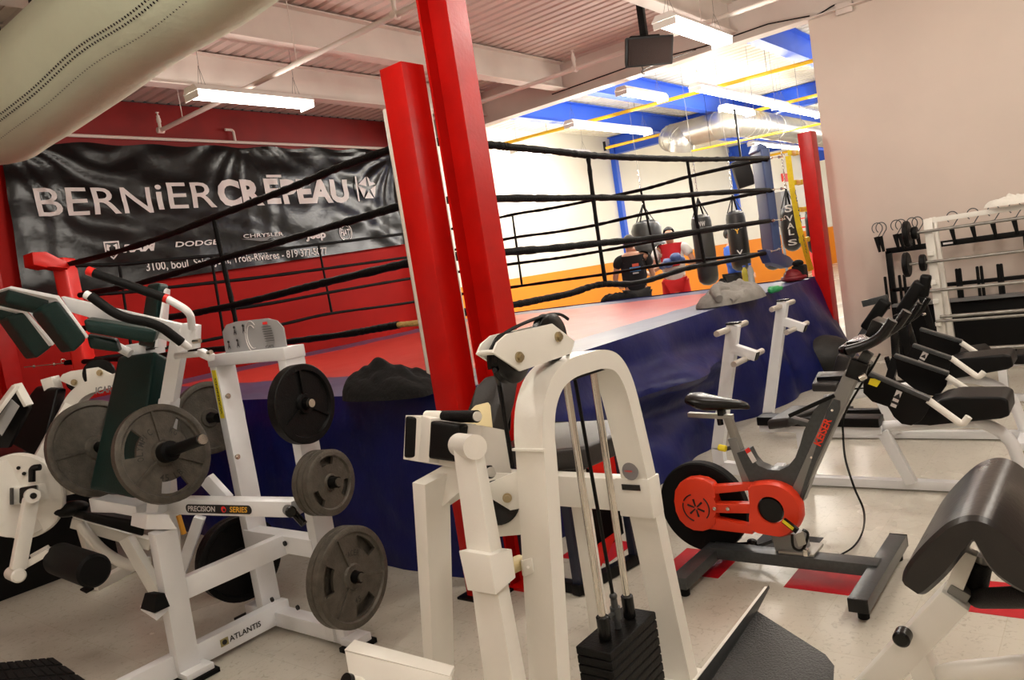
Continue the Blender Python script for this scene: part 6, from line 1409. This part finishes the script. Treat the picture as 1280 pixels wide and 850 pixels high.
ab_bench(5.7, [(971, 377), (953, 516), (957, 538), (1020, 548)], [(975, 383), (993, 411)], ((978, 402), (1005, 411), 0),
         [(1160, 452), (1180, 462), (1190, 470), (1262, 457), (1270, 453), (1267, 440), (1258, 438), (1204, 444), (1185, 449)],
         'white bench second from the spin bike, its peg post close to the blue ring skirt', [(1030, 500), (1215, 472), (1262, 490), (1282, 545)],
         [(1141, 431), (1190, 448), (1186, 462), (1170, 475), (1150, 468), (1130, 450)], [(1150, 411), (1203, 427), (1200, 440), (1180, 452), (1150, 440)],
         [(1188, 447), (1223, 472), (1230, 465)], [(1201, 428), (1222, 442), (1229, 444)], [(1024, 474), (1090, 470)], .42, [(1147, 452), (1153, 455), (1161, 442), (1154, 439)], [(1014, 480, -.12), (1045, 480, -.12), (1062, 463, .12), (1022, 464, .12)])
b = MB(); b.hexa([U(a, c, x=4.345) for a, c in ((1085, 480), (1096, 484), (1103, 474), (1088, 473))]+[U(a, c, x=4.355) for a, c in ((1085, 480), (1096, 484), (1103, 474), (1088, 473))], 0)
tag(b.build('yellow_tag', YELT), 'yellow tag stuck on the nearest black side shield', 'tag')
# third bench partly behind: pad end seen right of the second
t = thing('ab_bench', 'white bench farthest from the spin bike, its black pad end at the right frame edge', 'exercise bench', (6.9, .5, 0), 'ab benches with black side shields')
part(t, 'seat_pad', BLKV, lambda b: b.prism([Vector((6.7, p.y, p.z)) for p in [U(a, c, x=6.8) for a, c in ((1268, 453), (1268, 441), (1330, 436), (1330, 452))]], X*.3, b=.015, seg=3), lambda b: b.prism([Vector((6.7, p.y, p.z)) for p in [U(a, c, x=6.8) for a, c in ((1196, 445), (1198, 438), (1228, 434), (1236, 442))]], X*.3, b=.015, seg=3))
part(t, 'frame', WHITE2, bar((6.85, .95, .30), (6.85, -.2, .34), .07, .06), bar((6.85, .8, 0), (6.85, .8, .3), .06, .06), bar((6.85, -.1, 0), (6.85, -.1, .34), .06, .06)); part(t, 'base_rail', WHITE2, bar((6.85, 1.2, .03), (6.85, -.3, .03), .06, .05)); part(t, 'cross_foot', BLKR, bar((6.6, .45, .02), (7.1, .45, .02), .05, .03))
# padded arm ends (black) rising between the benches: rowing machine arms
t = thing('padded_arm_machine', 'black machine with two padded slanting arms in front of the beige wall', 'exercise machine', (7.5, 2.0, 0)); 
def s3(px, py, x=7.5): return U(px, py, x=x)
part(t, 'padded_arm', BLKV, bar(s3(1082, 412), s3(1108, 375), .09, .11, up=Y, b=.03, seg=3)); part(t, 'padded_arm', BLKV, bar(s3(1126, 392), s3(1152, 352), .09, .11, up=Y, b=.03, seg=3)); part(t, 'padded_arm', BLKV, bar(s3(1153, 372), s3(1158, 343), .08, .09, up=Y, b=.03, seg=3))
part(t, 'arm_tube', GREYM, bar(s3(1062, 446), s3(1084, 410), .06, .07, up=Y), bar(s3(1078, 380), s3(1110, 372), .06, .03, up=Y)); part(t, 'frame', BLKM, bar(s3(1152, 370), s3(1165, 412), .05, .05), bar(s3(1125, 392), s3(1140, 440), .1, .12), bar((7.5, s3(1140, 440).y, s3(1140, 440).z), (7.5, s3(1140, 440).y, 0), .1, .12)); part(t, 'arm_bolt', CHROME, lambda b: b.ball(s3(1156, 392), .03, .03, .02))
part(t, 'frame', BLKM, bar((7.5, s3(1062, 446).y, s3(1062, 446).z), (7.5, s3(1062, 446).y, 0), .06, .06), bar((7.5, s3(1062, 446).y, .03), (7.5, s3(1140, 440).y, .03), .08, .06))
part(t, 'pad_curve', SEATG, bar(s3(1049, 468, 7.4), s3(1056, 444, 7.4), .10, .12, up=Y, b=.03)); part(t, 'pad_support', BLKM, bar(s3(1049, 468, 7.4), Vector((*s3(1049, 468, 7.4).xy, 0)), .05, .05))
# tyre-like dark bag by the end of the ring
b = MB(); c = U(1040, 448, z=.22); b.ball(c+Vector((.15, .12, 0)), .32, .3, .22); tg = b.build('equipment_bag', mat('dark_bag', (.012, .012, .011), .6, bump=.3, bscale=20)); tag(tg, 'dark round equipment bag at the corner of ring skirt and beige wall', 'bag')
part(tg, 'bag_lettering', mat('bag_amber', (.40, .24, .05), .6), lambda b: text_mb(b, 'ringside', U(1040, 430, z=.38)+Vector((-.03, .10, .0)), Vector((.6, -.8, 0)), Vector((.4, .3, .85)), width=.3, height=.06, bold=.02), smooth=False) if False else None
# ================================================================== RACK WITH CABLE HANDLES on the beige wall
t = thing('handle_rack', 'black rack on the beige wall with looped grips on top', 'rack', (9.1, 1.3, 0)); rx = 9.12
r1, r2 = U(1100, 317, x=rx), U(1282, 289, x=rx); zt = (r1.z+r2.z)/2
part(t, 'frame', BLKM, bar((rx, 2.02, zt), (rx, -.6, zt), .05, .06)); part(t, 'frame', BLKM, bar((rx, 2.0, zt), (rx, 2.0, 0), .05, .06, up=Y)); part(t, 'frame', BLKM, bar((rx, .75, zt), (rx, .75, 0), .05, .06, up=Y)); part(t, 'frame', BLKM, bar((rx, -.55, zt), (rx, -.55, 0), .05, .06, up=Y))
zb = U(1240, 350, x=rx).z; part(t, 'frame', BLKM, bar((rx, 2.0, zb), (rx, -.6, zb), .05, .04)); zs = U(1230, 372, x=rx).z
part(t, 'shelf_panel', BLKM, box((rx+.02, .7, zs/2-.02), (.05, 2.6, zs), b=.003)); part(t, 'shelf_ledge', LETG, box((rx-.06, .7, zs+.01), (.14, 2.6, .03)))
part(t, 'rack_label', LETW, lambda b: b.box(U(1185, 304, x=rx-.03), (.004, .09, .02)))
for i, yy in enumerate([U(a, 300, x=rx).y for a in (1099, 1104, 1123, 1129, 1143, 1150, 1194, 1220, 1246, 1273)]):
    b = MB(); b.cyl((rx-.03, yy, zt+.0), (rx-.03, yy+.02, zt+.17), .014, 14, r2=.026); b.build('hanging_grip', BLKR, t)
    b = MB(); c = Vector((rx-.03, yy, zt+.26)); b.tube([c+Vector((0, math.cos(a)*.052, math.sin(a)*.058)) for a in [-PI*.28+k*PI*1.56/18 for k in range(19)]]+[Vector((rx-.03, yy, zt+.165))], .005, 8); b.build('grip_loop', GREYM, t)
for yy in [U(a, 350, x=rx).y for a in (1108, 1126, 1132, 1198, 1202, 1224, 1229, 1250, 1254)]:
    z0 = zb+.02; part(t, 'hanging_handle', BLKR, bar((rx-.05, yy, z0-.22), (rx-.05, yy, z0+.14), .026, .03, up=Y, b=.012))
# ================================================================== WHITE BARBELL RACK in front of it
t = thing('barbell_rack', 'white barbell rack standing before the wall rack, bars running out right', 'rack', (8.3, .9, 0)); wx = 8.2
z1 = U(1163, 273, x=wx).z; yA = U(1163, 300, x=wx).y; yB = U(1178, 300, x=wx+.35).y
part(t, 'rack_upright', WHITE, bar((wx, yA, z1), (wx, yA-.02, 0), .09, .075, up=Y, b=.004)); part(t, 'rack_upright', WHITE, bar((wx+.35, yA+.02, z1), (wx+.1, yA-.08, 0), .06, .06, up=Y, b=.004))
part(t, 'top_rail', WHITE, bar((wx, yA+.03, z1-.02), (wx, -.9, z1-.02), .05, .045)); part(t, 'rack_upright', WHITE, bar((wx, -.85, z1), (wx, -.85, 0), .09, .075, up=Y, b=.004)); part(t, 'foot', WHITE, bar((wx-.3, yA-.02, .03), (wx+.4, yA-.02, .03), .06, .05)); part(t, 'foot', WHITE, bar((wx-.3, -.85, .03), (wx+.4, -.85, .03), .06, .05))
for zz in [U(1170, c, x=wx).z for c in (312, 348, 372, 400)]: part(t, 'bar_hook', WHITE, box((wx-.05, yA, zz-.03), (.06, .05, .04), b=.004))
rk = t
def fixed_bar(px0, py0, py1, plates, label, over=.10, r=.014):
    a = U(px0, py0, x=wx-.07); e = U(1280, py1, x=wx-.07); d = (e-a).normalized(); L = 1.95; a2 = Vector((wx-.07, a.y, a.z)); z = (a.z+e.z)/2; z = a.z
    t = thing('barbell', label, 'barbell', (wx-.07, a.y-.9, z), 'bars on the white rack'); A = Vector((wx-.07, a.y, z)); B = Vector((wx-.07, a.y-2.0, z))
    part(t, 'bar_shaft', BARM, cyl(A, B, r, n=16))
    for (off, R_, th) in plates:
        part(t, 'bar_plate', IRONB, lambda b: b.lathe([(-th/2, .01), (-th/2, R_*.9), (-th*.3, R_), (th*.3, R_), (th/2, R_*.9), (th/2, .01)], A-Y*off, Y, 30)); part(t, 'bar_plate', IRONB, lambda b: b.lathe([(-th/2, .01), (-th/2, R_*.9), (-th*.3, R_), (th*.3, R_), (th/2, R_*.9), (th/2, .01)], B+Y*off, Y, 30))
    return t
fixed_bar(1131, 293, 270, [(.02, .125, .05), (.085, .06, .05)], 'topmost barbell of the white rack with a black disc at its left end')
fixed_bar(1132, 331, 312, [(.01, .12, .05), (.15, .08, .05)], 'barbell second from the top with two black discs')
fixed_bar(1160, 364, 352, [], 'bare bar third from the top of the white rack', r=.016)
fixed_bar(1175, 396, 382, [], 'bare bar below the third one, before the dark panel', r=.016)
fixed_bar(1170, 402, 391, [], 'lowest thin bar of the white rack, before the dark panel', r=.014)
fixed_bar(1222, 436, 431, [], 'chrome bar lying low above the ab bench pad', r=.02)
cloth_heap('towel', U(1268, 254, x=wx)+Vector((0, 0, -.005)), .12, .22, .10, CLOTHW, 'white towel lying on top of the white barbell rack', 'towel', seed=6, n=20)
cc = U(1268, 258, x=wx); 
# ================================================================== PREACHER BENCH bottom right
t = thing('preacher_bench', 'white preacher curl bench with a curved black arm pad at the bottom right', 'exercise bench', (2.2, .4, 0)); fx = 1.93; bx_ = 2.42
arc_o = [(1126, 728), (1130, 712), (1150, 686), (1176, 661), (1192, 651), (1210, 646), (1229, 648), (1250, 660), (1280, 690), (1330, 745)]
arc_i = [(1152, 746), (1160, 742), (1182, 722), (1200, 700), (1210, 688), (1216.5, 679), (1223, 690), (1236, 712), (1258, 732), (1310, 760)]
b = MB(); O = [U(a, c, x=fx) for a, c in arc_o]; I = [U(a, c, x=fx) for a, c in arc_i]; O = curve_pts(O, 5); I = curve_pts(I, 5)
rows = []
for x_, sc_ in ((fx, 0), (fx+.012, .010), (bx_-.012, .010), (bx_, 0)):
    rows.append([(b.bm.verts.new(Vector((x_, o.y, o.z))+(o-i_).normalized()*(sc_-.010)), b.bm.verts.new(Vector((x_, i_.y, i_.z))+(i_-o).normalized()*(sc_-.010))) for o, i_ in zip(O, I)])
nn = len(O)
for A, B in zip(rows, rows[1:]):
    for k in range(nn-1):
        b.bm.faces.new([A[k][0], A[k+1][0], B[k+1][0], B[k][0]]); b.bm.faces.new([A[k][1], B[k][1], B[k+1][1], A[k+1][1]])
    b.bm.faces.new([A[0][0], B[0][0], B[0][1], A[0][1]]); b.bm.faces.new([A[-1][0], A[-1][1], B[-1][1], B[-1][0]])
for r_ in (rows[0], rows[-1]):
    for k in range(nn-1): b.bm.faces.new([r_[k][0], r_[k][1], r_[k+1][1], r_[k+1][0]])
PV = mat('worn_black_vinyl', (.016, .014, .013), .30, var=.4, vscale=5, bump=.06, bscale=60, rvar=.08)
b.build('arm_pad', PV, t)
hc_ = 2.17
def hb(px, py, x=hc_): return U(px, py, x=x)
part(t, 'front_post', WHITE, bar(hb(1197, 744), hb(1045, 905), .075, .075, up=Y, b=.006)); part(t, 'inner_slide', GREYL, bar(hb(1203, 733), hb(1197, 743), .05, .05, up=Y, b=.004)); part(t, 'pad_support', WHITE, bar(hb(1212, 688), hb(1192, 738), .04, .04, up=Y, b=.004)); part(t, 'rear_brace', WHITE, bar(hb(1140, 800), hb(1185, 905), .07, .06, up=Y, b=.006))
part(t, 'adjust_knob', BLKP, lambda b: b.lathe([(0, .012), (.01, .022), (.045, .022), (.05, .017)], hb(1131, 790, hc_-.04), -X, 24))
part(t, 'curved_frame', WHITE, tub(arc_bend([hb(1150, 862), hb(1185, 842), hb(1300, 832)], .06), .03, n=18)); part(t, 'foot', WHITE, bar(Vector((hc_, hb(1045, 905).y, .03)), Vector((hc_, hb(1045, 905).y-.9, .03)), .07, .05), bar(hb(1045, 905), Vector((hc_, hb(1045, 905).y+.0, .04)), .06, .06, up=Y))
part(t, 'bar_holder', FOAM, tub(arc_bend([hb(1227, 703, 2.2), hb(1218, 748, 2.2), hb(1295, 746, 1.95)], .035), .026, n=20)); part(t, 'holder_stub', GREYL, cyl(hb(1228, 694, 2.2), hb(1227, 706, 2.2), .017, n=16))
b = MB(); b.tube(curve_pts([U(1240, 588, z=.35), U(1262, 590, z=.3), U(1285, 594, z=.3)], 6), .012, 8, jit=.3); 
b.bm.free()
